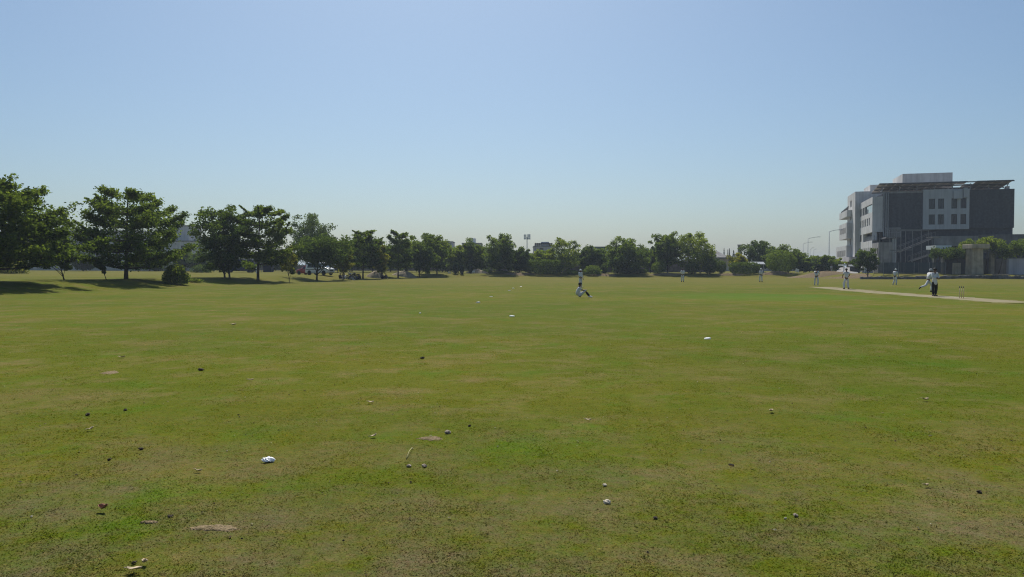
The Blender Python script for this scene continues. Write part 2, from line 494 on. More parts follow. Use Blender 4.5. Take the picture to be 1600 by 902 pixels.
def tz(x, y): return float(terrain(np.array([x]), np.array([y]))[0])
def at(px, Y, dz=0.0):
    """ground point seen at pixel column px, at distance Y"""
    X = (px - 800) / F * Y
    return Vector((X, Y, tz(X, Y) + dz))
def zpx(y, Y): return CAM_H + (419 - y) / F * Y      # height seen at pixel row y at distance Y
def ground_px(px, py):
    """field point (flat part) under a pixel"""
    Y = CAM_H * F / (py - 419.0)
    for _ in range(6):
        X = (px - 800) / F * Y
        Y = (CAM_H - tz(X, Y)) * F / (py - 419.0)
    X = (px - 800) / F * Y
    return Vector((X, Y, tz(X, Y)))

def grid_mesh(name, xs, ys, zfun):
    X, Y = np.meshgrid(xs, ys)
    Z = zfun(X, Y)
    co = np.stack([X, Y, Z], -1).reshape(-1, 3)
    nx, ny = len(xs), len(ys)
    i = np.arange(nx - 1)[None, :] + nx * np.arange(ny - 1)[:, None]
    f = np.stack([i, i + 1, i + 1 + nx, i + nx], -1).reshape(-1, 4)
    return quads_mesh(name, co, f)

def quads_mesh(name, co, f, smooth=True):
    me = bpy.data.meshes.new(name)
    k = f.shape[1]
    me.vertices.add(len(co)); me.vertices.foreach_set('co', np.asarray(co, np.float32).ravel())
    me.loops.add(f.size); me.loops.foreach_set('vertex_index', f.astype(np.int32).ravel())
    me.polygons.add(len(f)); me.polygons.foreach_set('loop_start', np.arange(0, f.size, k, dtype=np.int32))
    me.polygons.foreach_set('use_smooth', np.full(len(f), smooth))
    me.update(calc_edges=True)
    return me

def spaced(a, b, fine, coarse_at):
    pass
xs = np.concatenate([np.linspace(-3000, -300, 14), np.linspace(-260, -80, 19), np.linspace(-74, -16, 59), np.linspace(-15.5, 15.5, 94), np.linspace(16, 132, 90), np.linspace(140, 300, 14), np.linspace(500, 3000, 10)])
ys = np.concatenate([np.linspace(-600, -60, 10), np.linspace(-50, 0, 11), np.linspace(1, 30, 95), np.linspace(31, 70, 50), np.linspace(71, 170, 110), np.linspace(174, 330, 32), np.linspace(400, 5000, 20)])
g = link('ground', grid_mesh('ground', xs, ys, terrain))
g.data.materials.append(M['turf'])
tag(g, kind='structure')

# mown turf blades in front of the camera: nobody could count them
def grass_blades():
    n = 660000
    y0, y1 = 3.7, 26.0
    u = RNG.random(n)
    Y = y0 + (y1 - y0) * u ** 2.1
    X = RNG.uniform(-1, 1, n) * (0.70 * Y + 1.2)
    wid = 1 + (Y - 4) * 0.14
    # thin, worn places carry fewer and shorter blades
    pat = np.sin(X * 3.1 + 2.6 * np.sin(Y * 1.7 + X * .6)) * np.sin(Y * 3.3 + 2.1 * np.sin(X * 1.9)) + 0.6 * np.sin(X * 11.3 + 2 * np.sin(Y * 7)) * np.sin(Y * 9.1)
    keep = (RNG.random(n) < np.clip(0.66 + 0.20 * pat, 0.3, 1)) & (RNG.random(n) < np.clip((y1 - Y) / 9.0, 0, 1))
    X, Y, pat, wid = X[keep], Y[keep], pat[keep], wid[keep]
    n = len(X)
    Z = terrain(X, Y) - 0.003
    h = RNG.uniform(0.004, 0.0115, n) * (1 + 0.2 * np.clip(pat, -0.8, 1)) * (1 + 0.10 * (wid - 1))
    w = RNG.uniform(0.0018, 0.0040, n) * wid
    az = RNG.uniform(0, 2 * np.pi, n)
    lean = RNG.uniform(0.6, 2.6, n) * h
    la = RNG.uniform(0, 2 * np.pi, n)
    dx, dy = np.cos(az) * w, np.sin(az) * w
    lx, ly = np.cos(la) * lean, np.sin(la) * lean
    b0 = np.stack([X - dx, Y - dy, Z], -1); b1 = np.stack([X + dx, Y + dy, Z], -1)
    m1 = np.stack([X + dx * .8 + lx * .45, Y + dy * .8 + ly * .45, Z + h * .75], -1)
    tp = np.stack([X + lx, Y + ly, Z + h], -1)
    co = [np.stack([b0, b1, m1, tp], 1).reshape(-1, 3)]
    fa = [np.arange(n * 4).reshape(-1, 4)]
    t = np.clip(RNG.normal(0.46, 0.2, n), 0, 0.9)
    t[RNG.random(n) < 0.05] = 1.0
    ti = [t]
    # longer dry straws lying on the sward, and a few greener tufts
    for (cnt, ya, yb, l0, l1, wd, hz, tint_) in ((24000, 3.9, 12.0, .016, .045, .0012, .35, 1.0), (5000, 3.9, 9.0, .007, .017, .0022, 1.6, .62)):
        Yc = ya + (yb - ya) * RNG.random(cnt) ** 1.5; Xc = RNG.uniform(-.72, .72, cnt) * Yc
        if hz > 1:
            q = RNG.integers(0, cnt, cnt) // 14
            Xc, Yc = Xc[q] + RNG.normal(0, .018, cnt), Yc[q] + RNG.normal(0, .018, cnt)
        Zc = terrain(Xc, Yc) + .004
        L_ = RNG.uniform(l0, l1, cnt); a_ = RNG.uniform(0, 6.283, cnt)
        ex, ey, ez = np.cos(a_) * L_, np.sin(a_) * L_, L_ * hz * RNG.uniform(.2, .9, cnt)
        sx_, sy_ = -np.sin(a_) * wd, np.cos(a_) * wd
        co.append(np.stack([np.stack([Xc - sx_, Yc - sy_, Zc], -1), np.stack([Xc + sx_, Yc + sy_, Zc], -1),
                            np.stack([Xc + sx_ * .7 + ex * .6, Yc + sy_ * .7 + ey * .6, Zc + ez * .8], -1), np.stack([Xc + ex, Yc + ey, Zc + ez], -1)], 1).reshape(-1, 3))
        fa.append(np.arange(cnt * 4).reshape(-1, 4) + sum(len(k) for k in co[:-1]))
        ti.append(np.full(cnt, tint_))
    me = quads_mesh('grass', np.concatenate(co), np.concatenate(fa), False)
    a = me.attributes.new('tint', 'FLOAT', 'FACE')
    a.data.foreach_set('value', np.concatenate(ti).astype(np.float32))
    me.materials.append(M['blade'])
    o = link('grass', me)
    tag(o, 'short mown olive grass with dry thin patches covering the field', 'grass', kind='stuff')
    return o
grass_blades()

# the prepared pitch, one clay strip lying on the turf
P0, P1 = Vector((25.78, 39.0)), Vector((28.70, 74.0))
pd = (P1 - P0).normalized(); pn = Vector((pd.y, -pd.x))
NL, NW = 70, 9
co, fa = [], []
for i in range(NL + 1):
    for j in range(NW + 1):
        e = (j / NW - 0.5)
        jit = 0.18 * math.sin(i * 1.7) + 0.12 * math.sin(i * 4.1) if j in (0, NW) else 0
        q = P0 + pd * (P1 - P0).length * i / NL + pn * (e * 2.75 + jit * (1 if j == NW else -1))
        co.append((q.x, q.y, tz(q.x, q.y) + 0.014 - (0.012 if j in (0, NW) else 0)))
for i in range(NL):
    for j in range(NW):
        k = i * (NW + 1) + j
        fa.append((k, k + 1, k + NW + 2, k + NW + 1))
o = link('pitch', quads_mesh('pitch', np.array(co), np.array(fa)))
ea = o.data.attributes.new('edge', 'FLOAT', 'POINT')
ea.data.foreach_set('value', np.array([max(abs(j / NW - .5) * 2, 1 - min(i, NL - i) / 7.0) for i in range(NL + 1) for j in range(NW + 1)], np.float32))
o.data.materials.append(M['pitch'])
nt = M['pitch'].node_tree
pb = nt.nodes['Principled BSDF']
src = pb.inputs['Base Color'].links[0].from_socket
an = nt.nodes.new('ShaderNodeAttribute'); an.attribute_name = 'edge'
nz = nt.nodes.new('ShaderNodeTexNoise'); nz.inputs['Scale'].default_value = 1.3; nz.inputs['Detail'].default_value = 7; nz.inputs['Roughness'].default_value = .7
tcn = nt.nodes.new('ShaderNodeTexCoord'); nt.links.new(tcn.outputs['Object'], nz.inputs['Vector'])
am = nt.nodes.new('ShaderNodeMath'); am.operation = 'ADD'
nt.links.new(an.outputs['Fac'], am.inputs[0]); nt.links.new(nz.outputs['Fac'], am.inputs[1])
mr = nt.nodes.new('ShaderNodeMapRange'); mr.inputs[1].default_value = 1.12; mr.inputs[2].default_value = 1.5
nt.links.new(am.outputs[0], mr.inputs[0])
gt = nt.nodes.new('ShaderNodeGroup'); gt.node_tree = TURF
mxp = nt.nodes.new('ShaderNodeMix'); mxp.data_type = 'RGBA'
nt.links.new(mr.outputs[0], mxp.inputs[0]); nt.links.new(src, mxp.inputs[6]); nt.links.new(gt.outputs[0], mxp.inputs[7])
nt.links.new(mxp.outputs[2], pb.inputs['Base Color'])
tag(o, kind='structure')

def crease(s):
    c = P0 + pd * s
    b = MB()
    a, d = c - pn * 1.32, c + pn * 1.32
    h = pd * 0.05
    z = tz(c.x, c.y) + 0.020
    b.add([(a.x - h.x, a.y - h.y, z), (d.x - h.x, d.y - h.y, z), (d.x + h.x, d.y + h.y, z), (a.x + h.x, a.y + h.y, z)], [(0, 1, 2, 3)])
    tag(b.build('crease_line', M['whitepaint']), kind='structure')
crease(8.4); crease(26.9)

def blob_patch(name, c, rx, ry, h, m, n=26, rings=6, seed=1, kind='structure', rot=0.0, rag=0.0):
    """a low irregular heap or bare patch sitting on the ground"""
    r = random.Random(seed)
    ph = [r.uniform(0, 6.28) for _ in range(4)]
    b = MB(); vs = []; fs = []
    vs.append((0, 0, h))
    for k in range(1, rings + 1):
        t = k / rings
        for i in range(n):
            a = 2 * math.pi * i / n
            q = 1 + 0.16 * math.sin(2 * a + ph[0]) + 0.12 * math.sin(3 * a + ph[1]) + 0.08 * math.sin(7 * a + ph[2]) + rag * (.35 * math.sin(11 * a + ph[3]) + .3 * math.sin(17 * a + ph[1]))
            x, y = math.cos(a) * rx * t * q, math.sin(a) * ry * t * q
            x, y = x * math.cos(rot) - y * math.sin(rot), x * math.sin(rot) + y * math.cos(rot)
            z = h * (1 - t ** 1.6) * (1 + 0.25 * math.sin(5 * a + k + ph[3]) * (1 - t)) - (0.012 if k == rings else 0)
            vs.append((x, y, tz(c[0] + x, c[1] + y) - tz(c[0], c[1]) + z + 0.004))
    for i in range(n): fs.append((0, 1 + i, 1 + (i + 1) % n))
    for k in range(rings - 1):
        for i in range(n):
            j = (i + 1) % n
            fs.append((1 + k * n + i, 1 + (k + 1) * n + i, 1 + (k + 1) * n + j, 1 + k * n + j))
    b.add(vs, fs)
    o = b.build(name, m, smooth=True, loc=(c[0], c[1], tz(c[0], c[1])))
    if kind: o['kind'] = kind
    return o

# bare soil scrapes in the turf
for (px, py, rx, ry, sd) in ((333, 829, 0.135, 0.10, 3), (672, 687, 0.13, 0.11, 5), (228, 820, 0.05, 0.04, 8), (170, 583, 0.12, 0.3, 9)):
    c = ground_px(px, py)
    blob_patch('bare_soil', c, rx * 1.1, ry * .8, 0.011, M['bare'], seed=sd, n=40, rag=.3)
# earth bank at the far right edge of the field, and small soil rises along the far edge
for (px, Y, rx, ry, h, sd, mm) in ((1282, 146, 5.4, 3.2, 0.55, 4, 'soil'), (1325, 138, 5.0, 2.4, 0.32, 6, 'soil'), (1213, 153, 2.8, 1.4, 0.5, 7, 'soil'),
                                   (1140, 154, 2.6, 1.2, 0.25, 12, 'soil'), (1042, 155, 3.2, 1.3, 0.3, 14, 'soil'), (812, 155, 3.2, 1.5, 0.3, 15, 'soil'), (945, 155, 2.6, 1.2, 0.25, 17, 'soil')):
    c = at(px, Y)
    blob_patch('earth_bank', c, rx, ry, h, M[mm], seed=sd)

# grey driveway ramp up to the gate of the big building
a0, a1 = at(1296, 141), at(1348, 141)
zt = zpx(418.0, 172)
b0 = Vector(((1313 - 800) / F * 172, 172, zt)); b1 = Vector(((1333 - 800) / F * 172, 172, zt))
ramp = MB()
NR = 12
vs = []
for i in range(NR + 1):
    t = i / NR
    l = a0.lerp(b0, t); r_ = a1.lerp(b1, t)
    zz = a0.z + 0.02 + (zt - a0.z) * (t ** 1.1)
    vs += [(l.x, l.y, zz), (r_.x, r_.y, zz), (l.x - .6, l.y, -0.5), (r_.x + .6, r_.y, -0.5)]
fs = []
for i in range(NR):
    k = 4 * i
    fs += [(k, k + 1, k + 5, k + 4), (k + 2, k, k + 4, k + 6), (k + 1, k + 3, k + 7, k + 5)]
ramp.add(vs, fs)
tag(ramp.build('driveway_ramp', M['gravel']), kind='structure')

# ------------------------------------------------------------------ trees and plants
def leaves_mesh(name, pos, size, tint, m, flat=0.0, aspect=0.68):
    """leaf quads (rhombi) with random headings; flat > 0 lays them closer to horizontal"""
    n = len(pos)
    d = RNG.normal(size=(n, 3))
    d[:, 2] *= (1 - 0.75 * flat)
    d /= np.linalg.norm(d, axis=1)[:, None] + 1e-9
    q = RNG.normal(size=(n, 3))
    q[:, 2] *= (1 - 0.75 * flat)
    s = np.cross(d, q); s = np.cross(s, d) if flat > 0.01 else s
    s /= np.linalg.norm(s, axis=1)[:, None] + 1e-9
    L = size[:, None] * 0.5
    bend = np.zeros((n, 3)); bend[:, 2] = size * 0.12
    v = np.stack([pos - d * L, pos + s * L * aspect + bend, pos + d * L, pos - s * L * aspect + bend], 1).reshape(-1, 3)
    f = np.arange(n * 4).reshape(-1, 4)
    me = quads_mesh(name, v, f, False)
    a = me.attributes.new('tint', 'FLOAT', 'FACE')
    a.data.foreach_set('value', np.clip(tint, 0, 1).astype(np.float32))
    me.materials.append(m)
    return me

def curve3(p0, p1, p2, n=6):
    return [p0 * (1 - t) ** 2 + p1 * 2 * t * (1 - t) + p2 * t * t for t in [i / n for i in range(n + 1)]]

def make_tree(name, label, base, H, rx, ry, bottom, kind='round', leaf='leaf_mid', n=5000, size=0.3, trunk=0.16, nl=16,
              lean=(0, 0), stems=1, off=(0, 0), bark='bark', cat='tree', group=None, seed=0, top_bias=0.0, gap=0.0):
    """trunk with limbs (one mesh) and a crown of many small leaves gathered along those limbs"""
    r = random.Random(seed * 7 + 3)
    root = empty(name, base)
    tag(root, label, cat, group)
    tb = MB()
    pos, tint = [], []
    cz = (H + bottom) / 2
    centre = Vector((off[0], off[1], cz))
    tips = []
    for s in range(stems):
        sx = (s - (stems - 1) / 2) * trunk * 4.2
        p0 = Vector((sx, 0, -0.15)); top = Vector((off[0] * 0.7 + sx * 1.6, off[1] * 0.7, bottom + (H - bottom) * (0.88 if kind == 'tier' else 0.62)))
        mid = Vector((sx + lean[0], lean[1], bottom * 0.6))
        pts = curve3(p0, mid, top, 9)
        tb.tube(pts, [trunk * (1.25 if i == 0 else 1) * (1 - 0.78 * i / 9) for i in range(10)], 8)
        tips.append(pts)
    ends = []
    for i in range(nl):
        st = tips[i % stems]
        hf = (i + 0.5) / nl
        az = i * 2.399 + r.uniform(-.35, .35)
        if kind == 'tier':
            prof = (0.80 + 0.22 * math.sin(math.pi * min(1, hf * 1.2 + 0.15))) if hf < .62 else 1.0 - 0.60 * (hf - .62) / .38
            rr = prof * r.uniform(0.66, 1.14)
            z = bottom + (H - bottom) * (0.10 + 0.86 * hf) + r.uniform(-.3, .3)
        elif kind == 'column':
            rr = (0.95 if hf < .7 else 1.0 - 0.8 * (hf - .7) / .3) * r.uniform(.8, 1.05)
            z = bottom + (H - bottom) * (0.06 + 0.9 * hf)
        else:
            zz = -0.82 + 1.76 * hf
            rr = math.sqrt(max(0.05, 1 - zz * zz)) * r.uniform(0.70, 1.08)
            z = cz + (H - bottom) / 2 * zz * r.uniform(.92, 1.04)
        end = Vector((off[0] + math.cos(az) * rx * rr, off[1] + math.sin(az) * ry * rr, z))
        k = min(9, max(2, int(2 + hf * 7)))
        if kind == 'tier':
            want = z - 0.22 * rr * rx
            k = min(range(2, 10), key=lambda q: abs(st[q].z - want))
        st_p = st[k]
        if kind == 'tier':
            lift = (end - st_p).length * 0.10
            ctrl = st_p.lerp(end, 0.55) - Vector((0, 0, lift))
            if hf > .45: end = end + Vector((0, 0, lift * .35))
        else:
            ctrl = st_p.lerp(end, 0.5) + Vector((0, 0, (end - st_p).length * 0.10))
        pts = curve3(st_p, ctrl, end, 6)
        lr = trunk * 0.42 * (1 - 0.5 * hf)
        tb.tube(pts, [max(0.015, lr * (1 - .85 * j / 6)) for j in range(7)], 5)
        ends.append((pts, hf))
    if kind == 'tier':
        nwk = 8
        for i in range(nwk):
            pts0, hf0 = ends[int(len(ends) * (0.35 + 0.64 * i / nwk))]
            a_ = pts0[r.choice((3, 4, 5))]
            d_ = (pts0[6] - pts0[2]).normalized()
            d_ = Vector((d_.x + r.uniform(-.4, .4), d_.y + r.uniform(-.4, .4), r.uniform(.35, .9))).normalized()
            L_ = rx * r.uniform(.30, .52)
            e_ = a_ + d_ * L_
            if e_.z > H * 1.07: e_.z = H * r.uniform(1.0, 1.07)
            pw = curve3(a_, a_.lerp(e_, .5) - Vector((0, 0, L_ * .06)), e_, 6)
            tb.tube(pw, [0.03 * (1 - .8 * j / 6) for j in range(7)], 4)
            m_ = max(24, n // 110)
            u = RNG.random((m_, 1)); A_ = np.array([list(q) for q in pw])
            fi = u[:, 0] * 5.99; i0 = fi.astype(int)
            q = A_[i0] + (A_[i0 + 1] - A_[i0]) * (fi - i0)[:, None]
            q = q + RNG.normal(size=(m_, 3)) * np.array([.10, .10, .045]) * (1.1 - 0.6 * u) * (0.5 + rx * .12)
            pos.append(q); tint.append(np.clip(RNG.normal(.5, .15, m_), 0, 1))
    per = int(n * (0.80 if kind != 'tier' else 0.9) / nl)
    Rm = (rx + ry) / 2
    for pts, hf in ends:
        A = np.array([list(p) for p in pts])
        ct = r.uniform(-.14, .14) + 0.22 * (hf - .5)  # leaf tint gets lighter on higher limbs
        if kind == 'tier':
            # sprays: short side twigs leave the limb, leaves lie along them in flat layers
            nb = 13
            L = np.linalg.norm(A[-1] - A[0])
            pp = []
            for b_ in range(nb):
                t = r.uniform(0.30, 1.0)
                p = A[0] * (1 - t) ** 2 + 2 * t * (1 - t) * np.array(pts[3]) + t * t * A[-1]
                fi = t * 6; i0 = min(5, int(fi)); p = A[i0] + (A[i0 + 1] - A[i0]) * (fi - i0)
                dv = A[min(6, i0 + 1)] - A[i0]; dv = dv / (np.linalg.norm(dv) + 1e-9)
                side = np.array([-dv[1], dv[0], 0.0]) * r.choice((-1, 1))
                tw = (dv * r.uniform(.4, 1.0) + side * r.uniform(.3, 1.0) + np.array([0, 0, r.uniform(-.04, .22)])) * r.uniform(.10, .26) * (0.6 * L + 0.5 * Rm)
                if t > .85: tw = dv * r.uniform(.08, .2) * L + np.array([0, 0, r.uniform(.05, .3)])
                m_ = per // nb
                u = RNG.random((m_, 1)) ** 0.8
                q = p + tw * u + RNG.normal(size=(m_, 3)) * np.array([.15, .15, .090]) * (0.45 * Rm ** 0.6 + .25)
                pp.append(q)
            q = np.concatenate(pp)
            pos.append(q); tint.append(np.clip(0.35 + ct + RNG.normal(0, .17, len(q)), 0, 1))
        else:
            nb = 5
            pp, tt = [], []
            for b_ in range(nb):
                t = [0.55, 0.75, 0.9, 1.0, 1.0][b_]
                fi = t * 6; i0 = min(5, int(fi)); p = A[i0] + (A[i0 + 1] - A[i0]) * (fi - i0)
                p = p + np.array([r.gauss(0, .13) * rx, r.gauss(0, .13) * ry, r.gauss(0, .10) * (H - bottom) / 2])
                rad = Rm * r.uniform(.14, .30)
                m_ = per // nb
                dv = RNG.normal(size=(m_, 3)); dv /= np.linalg.norm(dv, axis=1)[:, None]
                q = p + dv * (RNG.random((m_, 1)) ** 0.5) * rad * np.array([1.1, 1.1, .72])
                pp.append(q); tt.append(np.full(m_, r.uniform(-.12, .12)))
            q = np.concatenate(pp)
            pos.append(q); tint.append(np.clip(0.36 + ct + np.concatenate(tt) + RNG.normal(0, .15, len(q)), 0, 1))
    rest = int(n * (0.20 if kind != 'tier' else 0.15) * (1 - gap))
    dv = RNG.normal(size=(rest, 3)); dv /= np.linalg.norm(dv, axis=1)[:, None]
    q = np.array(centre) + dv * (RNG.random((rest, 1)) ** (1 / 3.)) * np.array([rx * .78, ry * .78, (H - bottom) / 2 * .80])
    pos.append(q); tint.append(np.clip(RNG.normal(.25, .15, rest), 0, 1))  # fill leaves get a darker tint: inner crown shade put into the colour
    pos = np.concatenate(pos); tint = np.concatenate(tint)
    ok = pos[:, 2] > 0.02
    pos, tint = pos[ok], tint[ok]
    sz = RNG.uniform(.7, 1.3, len(pos)) * size
    tb.build('trunk', M[bark], root, smooth=True)
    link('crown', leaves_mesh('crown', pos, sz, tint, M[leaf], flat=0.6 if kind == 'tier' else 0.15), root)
    return root

def make_shrub(name, label, base, H, rx, ry, leaf='leaf_mid', n=3000, size=0.16, shape='dome', cat='shrub', group=None, seed=0, stem=0.05, z0=0.0):
    """clipped or bushy shrub: leaves packed in an uneven shell over short stems"""
    r = random.Random(seed * 13 + 1)
    root = empty(name, base)
    tag(root, label, cat, group)
    tb = MB()
    for i in range(5):
        a = i * 1.257 + r.uniform(-.3, .3)
        tb.tube(curve3(Vector((0.05 * math.cos(a), 0.05 * math.sin(a), -.08)), Vector((rx * .25 * math.cos(a), ry * .25 * math.sin(a), H * .35)),
                       Vector((rx * .55 * math.cos(a), ry * .55 * math.sin(a), H * .68)), 4), [stem * (1 - .16 * j) for j in range(5)], 5)
    dv = RNG.normal(size=(n, 3)); dv /= np.linalg.norm(dv, axis=1)[:, None]
    rad = 0.45 + 0.55 * RNG.random(n) ** 0.4
    ph = [r.uniform(0, 6.28) for _ in range(6)]
    az = np.arctan2(dv[:, 1], dv[:, 0]); el = np.arcsin(np.clip(dv[:, 2], -1, 1))
    amp = 0.05 if shape in ('ball', 'cone', 'hedge') else 0.13
    lump = 1 + amp * np.sin(3 * az + ph[0]) * np.cos(2 * el) + amp * np.sin(5 * az + 4 * el + ph[1]) + amp * .7 * np.sin(9 * el + 2 * az + ph[2])
    rad = rad * lump
    if shape == 'dome':
        zz = np.abs(dv[:, 2]); wx = np.sqrt(np.clip(1 - zz ** 2.6, 0, 1)) / np.sqrt(1 - zz * zz + 1e-6)
        wx = np.minimum(wx, 2.2)
        p = np.stack([dv[:, 0] * wx * rx * rad, dv[:, 1] * wx * ry * rad, zz * H * .74 * (0.35 + .65 * rad)], -1)
    elif shape == 'ball':
        p = np.stack([dv[:, 0] * rx * rad, dv[:, 1] * ry * rad, H * .5 + z0 * .5 + dv[:, 2] * (H - z0) * .5 * rad], -1)
    elif shape == 'cone':
        t = RNG.random(n)
        prof = np.sin(np.pi * np.clip(0.24 + 0.76 * t, 0, 1)) ** 0.8
        p = np.stack([np.cos(az) * rx * prof * rad, np.sin(az) * ry * prof * rad, t * H], -1)
    else:
        m = np.max(np.abs(dv) * np.array([1, 1, 1]), axis=1)[:, None]
        c = dv / (m ** 0.72)
        p = np.stack([c[:, 0] * rx * rad, c[:, 1] * ry * rad, H * .5 + c[:, 2] * H * .5 * rad], -1)
    p[:, 2] = np.maximum(p[:, 2], RNG.uniform(0.01, .12, n))
    tint = np.clip(0.30 + 0.18 * np.sin(4 * az + ph[3]) * np.sin(5 * el + ph[4]) + RNG.normal(0, .16, n) + 0.14 * (p[:, 2] / H), 0, 1)  # mottled tint, lighter towards the top
    sz = RNG.uniform(.7, 1.3, n) * size
    tb.build('stem', M['bark'], root, smooth=True)
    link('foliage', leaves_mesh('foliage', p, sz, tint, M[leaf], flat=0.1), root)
    return root

def px_tree(px0, px1, ytop, ybot, Y, label, trunk_px=None, kind='round', leaf='leaf_mid', n=4000, size=None, trunk=0.15, nl=16, stems=1,
            lean=(0, 0), bark='bark', name='tree', group=None, seed=0, gap=0.0, deep=1.2):
    """place a tree whose crown spans columns px0..px1 and rows ytop..ybot of the photograph when it stands Y metres away"""
    tp = (px0 + px1) / 2 if trunk_px is None else trunk_px
    base = at(tp, Y)
    H = zpx(ytop, Y) - base.z
    bottom = max(0.25, zpx(ybot, Y) - base.z)
    rx = (px1 - px0) / 2 / F * Y
    off = ((px0 + px1) / 2 - tp) / F * Y
    if size is None: size = 0.17 + Y * 0.0011
    size *= 1.02; n = int(n * 2.1)
    rx2 = max(0.3, rx * 0.93)
    return make_tree(name, label, base, H * 0.98, rx2, rx2 * deep, bottom, kind, leaf, n, size, trunk, nl, lean, stems, (off, 0), bark, 'tree', group, seed, gap=gap)

ROW = 'shade trees along the left boundary'
FAR = 'trees along the far boundary'
BACK = 'trees standing further back beyond the boundary'
T = px_tree
# left boundary row
T(-112, 126, 284, 418, 60, 'broad spreading tree filling the far left edge of the picture', trunk_px=-14, kind='tier', leaf='leaf_mid', n=15000, size=.25, trunk=.24, nl=40, group=ROW, seed=1, deep=1.15)
T(50, 114, 366, 421, 72, 'small low-crowned dark tree on a thin leaning trunk at far left', trunk_px=101, kind='round', leaf='leaf_dark', n=3000, size=.22, trunk=.07, nl=12, lean=(-.25, 0), group=ROW, seed=3)
T(146, 168, 398, 424, 74, 'thin leaning sapling just left of the big spreading tree', trunk_px=167, kind='round', leaf='leaf_dark', n=500, size=.2, trunk=.045, nl=6, lean=(-.3, 0), group=ROW, seed=4)
T(116, 290, 291, 423, 75, 'big spreading layered tree on a stout dark trunk left of the round bush', trunk_px=197, kind='tier', leaf='leaf_mid', n=14000, size=.25, trunk=.24, nl=34, group=ROW, seed=5, deep=1.5)
T(305, 386, 321, 424, 91, 'twin-trunked tree with clumpy rounded foliage right of the round bush', trunk_px=355, kind='round', leaf='leaf_dark', n=6500, size=.27, trunk=.13, nl=22, stems=2, group=ROW, seed=6, gap=.3)
T(352, 464, 319, 421, 94, 'layered tree on a straight trunk with spiky top left of the parked van', trunk_px=403, kind='tier', leaf='leaf_mid', n=9500, size=.26, trunk=.2, nl=28, group=ROW, seed=7)
T(428, 466, 386, 424, 98, 'slender sapling with yellowing leaves beside the layered tree', trunk_px=452, kind='round', leaf='leaf_yellow', n=1500, size=.24, trunk=.05, nl=9, group=ROW, seed=8)
T(452, 524, 336, 412, 156, 'tall round-headed dark tree rising behind the parked van', trunk_px=486, kind='round', leaf='leaf_dark', n=5500, size=.32, trunk=.2, nl=20, group=ROW, seed=9)
T(456, 552, 370, 407, 109, 'wide dark tree with its trunk in front of the parked van', trunk_px=495, kind='round', leaf='leaf_dark', n=6000, size=.27, trunk=.14, nl=20, group=ROW, seed=10)
T(519, 553, 376, 421, 116, 'bushy tree with a yellow-green right side next to the parked van', trunk_px=536, kind='round', leaf='leaf_yellow', n=2600, size=.27, trunk=.1, nl=14, group=ROW, seed=11)
T(537, 606, 357, 420, 126, 'layered tree with feathery spiky top right of the parked van', trunk_px=567, kind='tier', leaf='leaf_mid', n=5600, size=.3, trunk=.15, nl=22, group=ROW, seed=12)
T(576, 608, 384, 424, 128, 'rounded tree with a yellow-green cap above the seated people', trunk_px=597, kind='round', leaf='leaf_yellow', n=2400, size=.28, trunk=.1, nl=14, group=ROW, seed=13)
T(598, 650, 359, 424, 136, 'tree with a spiky tuft on top, second right of the yellow-capped tree', trunk_px=622, kind='tier', leaf='leaf_mid', n=5400, size=.31, trunk=.16, nl=22, group=ROW, seed=14)
T(636, 682, 372, 424, 143, 'green rounded tree over the sandy heap', trunk_px=655, kind='round', leaf='leaf_mid', n=4200, size=.32, trunk=.14, nl=18, group=ROW, seed=15)
T(650, 700, 364, 420, 150, 'tall bushy tree left of the two dark clipped cypresses', trunk_px=683, kind='round', leaf='leaf_mid', n=4600, size=.33, trunk=.15, nl=18, group=ROW, seed=16)
# far boundary
T(694, 730, 382, 422, 160, 'light green tree directly above the two clipped cypresses', trunk_px=716, kind='round', leaf='leaf_fresh', n=3000, size=.33, trunk=.12, nl=14, group=FAR, seed=17)
T(716, 762, 375, 423, 163, 'broad tree left of the tall tree with upright twigs', trunk_px=735, kind='round', leaf='leaf_mid', n=4000, size=.34, trunk=.14, nl=16, group=FAR, seed=18)
T(756, 808, 366, 427, 158, 'tall tree with upright twigs left of the floodlight pole', trunk_px=780, kind='round', leaf='leaf_mid', n=5000, size=.33, trunk=.17, nl=20, group=FAR, seed=19, gap=.3)
T(794, 832, 386, 427, 160, 'low dark tree standing under the floodlight pole', trunk_px=812, kind='round', leaf='leaf_dark', n=3300, size=.33, trunk=.13, nl=16, group=FAR, seed=20)
T(826, 872, 390, 424, 162, 'bright green low tree in front of the mauve house', trunk_px=850, kind='round', leaf='leaf_fresh', n=3200, size=.33, trunk=.12, nl=14, group=FAR, seed=21)
T(858, 908, 371, 424, 160, 'pale-trunked tree with sparse feathery top behind the standing fielder', trunk_px=877, kind='round', leaf='leaf_fresh', n=3300, size=.3, trunk=.12, nl=18, bark='bark_pale', group=FAR, seed=22, gap=.8)
T(900, 948, 384, 426, 163, 'dark tree behind the grey-green dome bush', trunk_px=924, kind='round', leaf='leaf_dark', n=4000, size=.33, trunk=.14, nl=16, group=FAR, seed=23)
T(948, 1010, 374, 426, 157, 'wide domed tree in the middle of the far boundary', trunk_px=979, kind='round', leaf='leaf_mid', n=6000, size=.33, trunk=.18, nl=20, group=FAR, seed=24)
T(1002, 1034, 386, 424, 166, 'smaller filler tree between the domed tree and the tall trees', trunk_px=1016, kind='round', leaf='leaf_mid', n=2600, size=.34, trunk=.11, nl=12, group=FAR, seed=25)
T(1018, 1066, 362, 414, 160, 'tall upright tree on a bare dark trunk right of the domed tree', trunk_px=1043, kind='round', leaf='leaf_mid', n=5200, size=.32, trunk=.17, nl=20, group=FAR, seed=26)
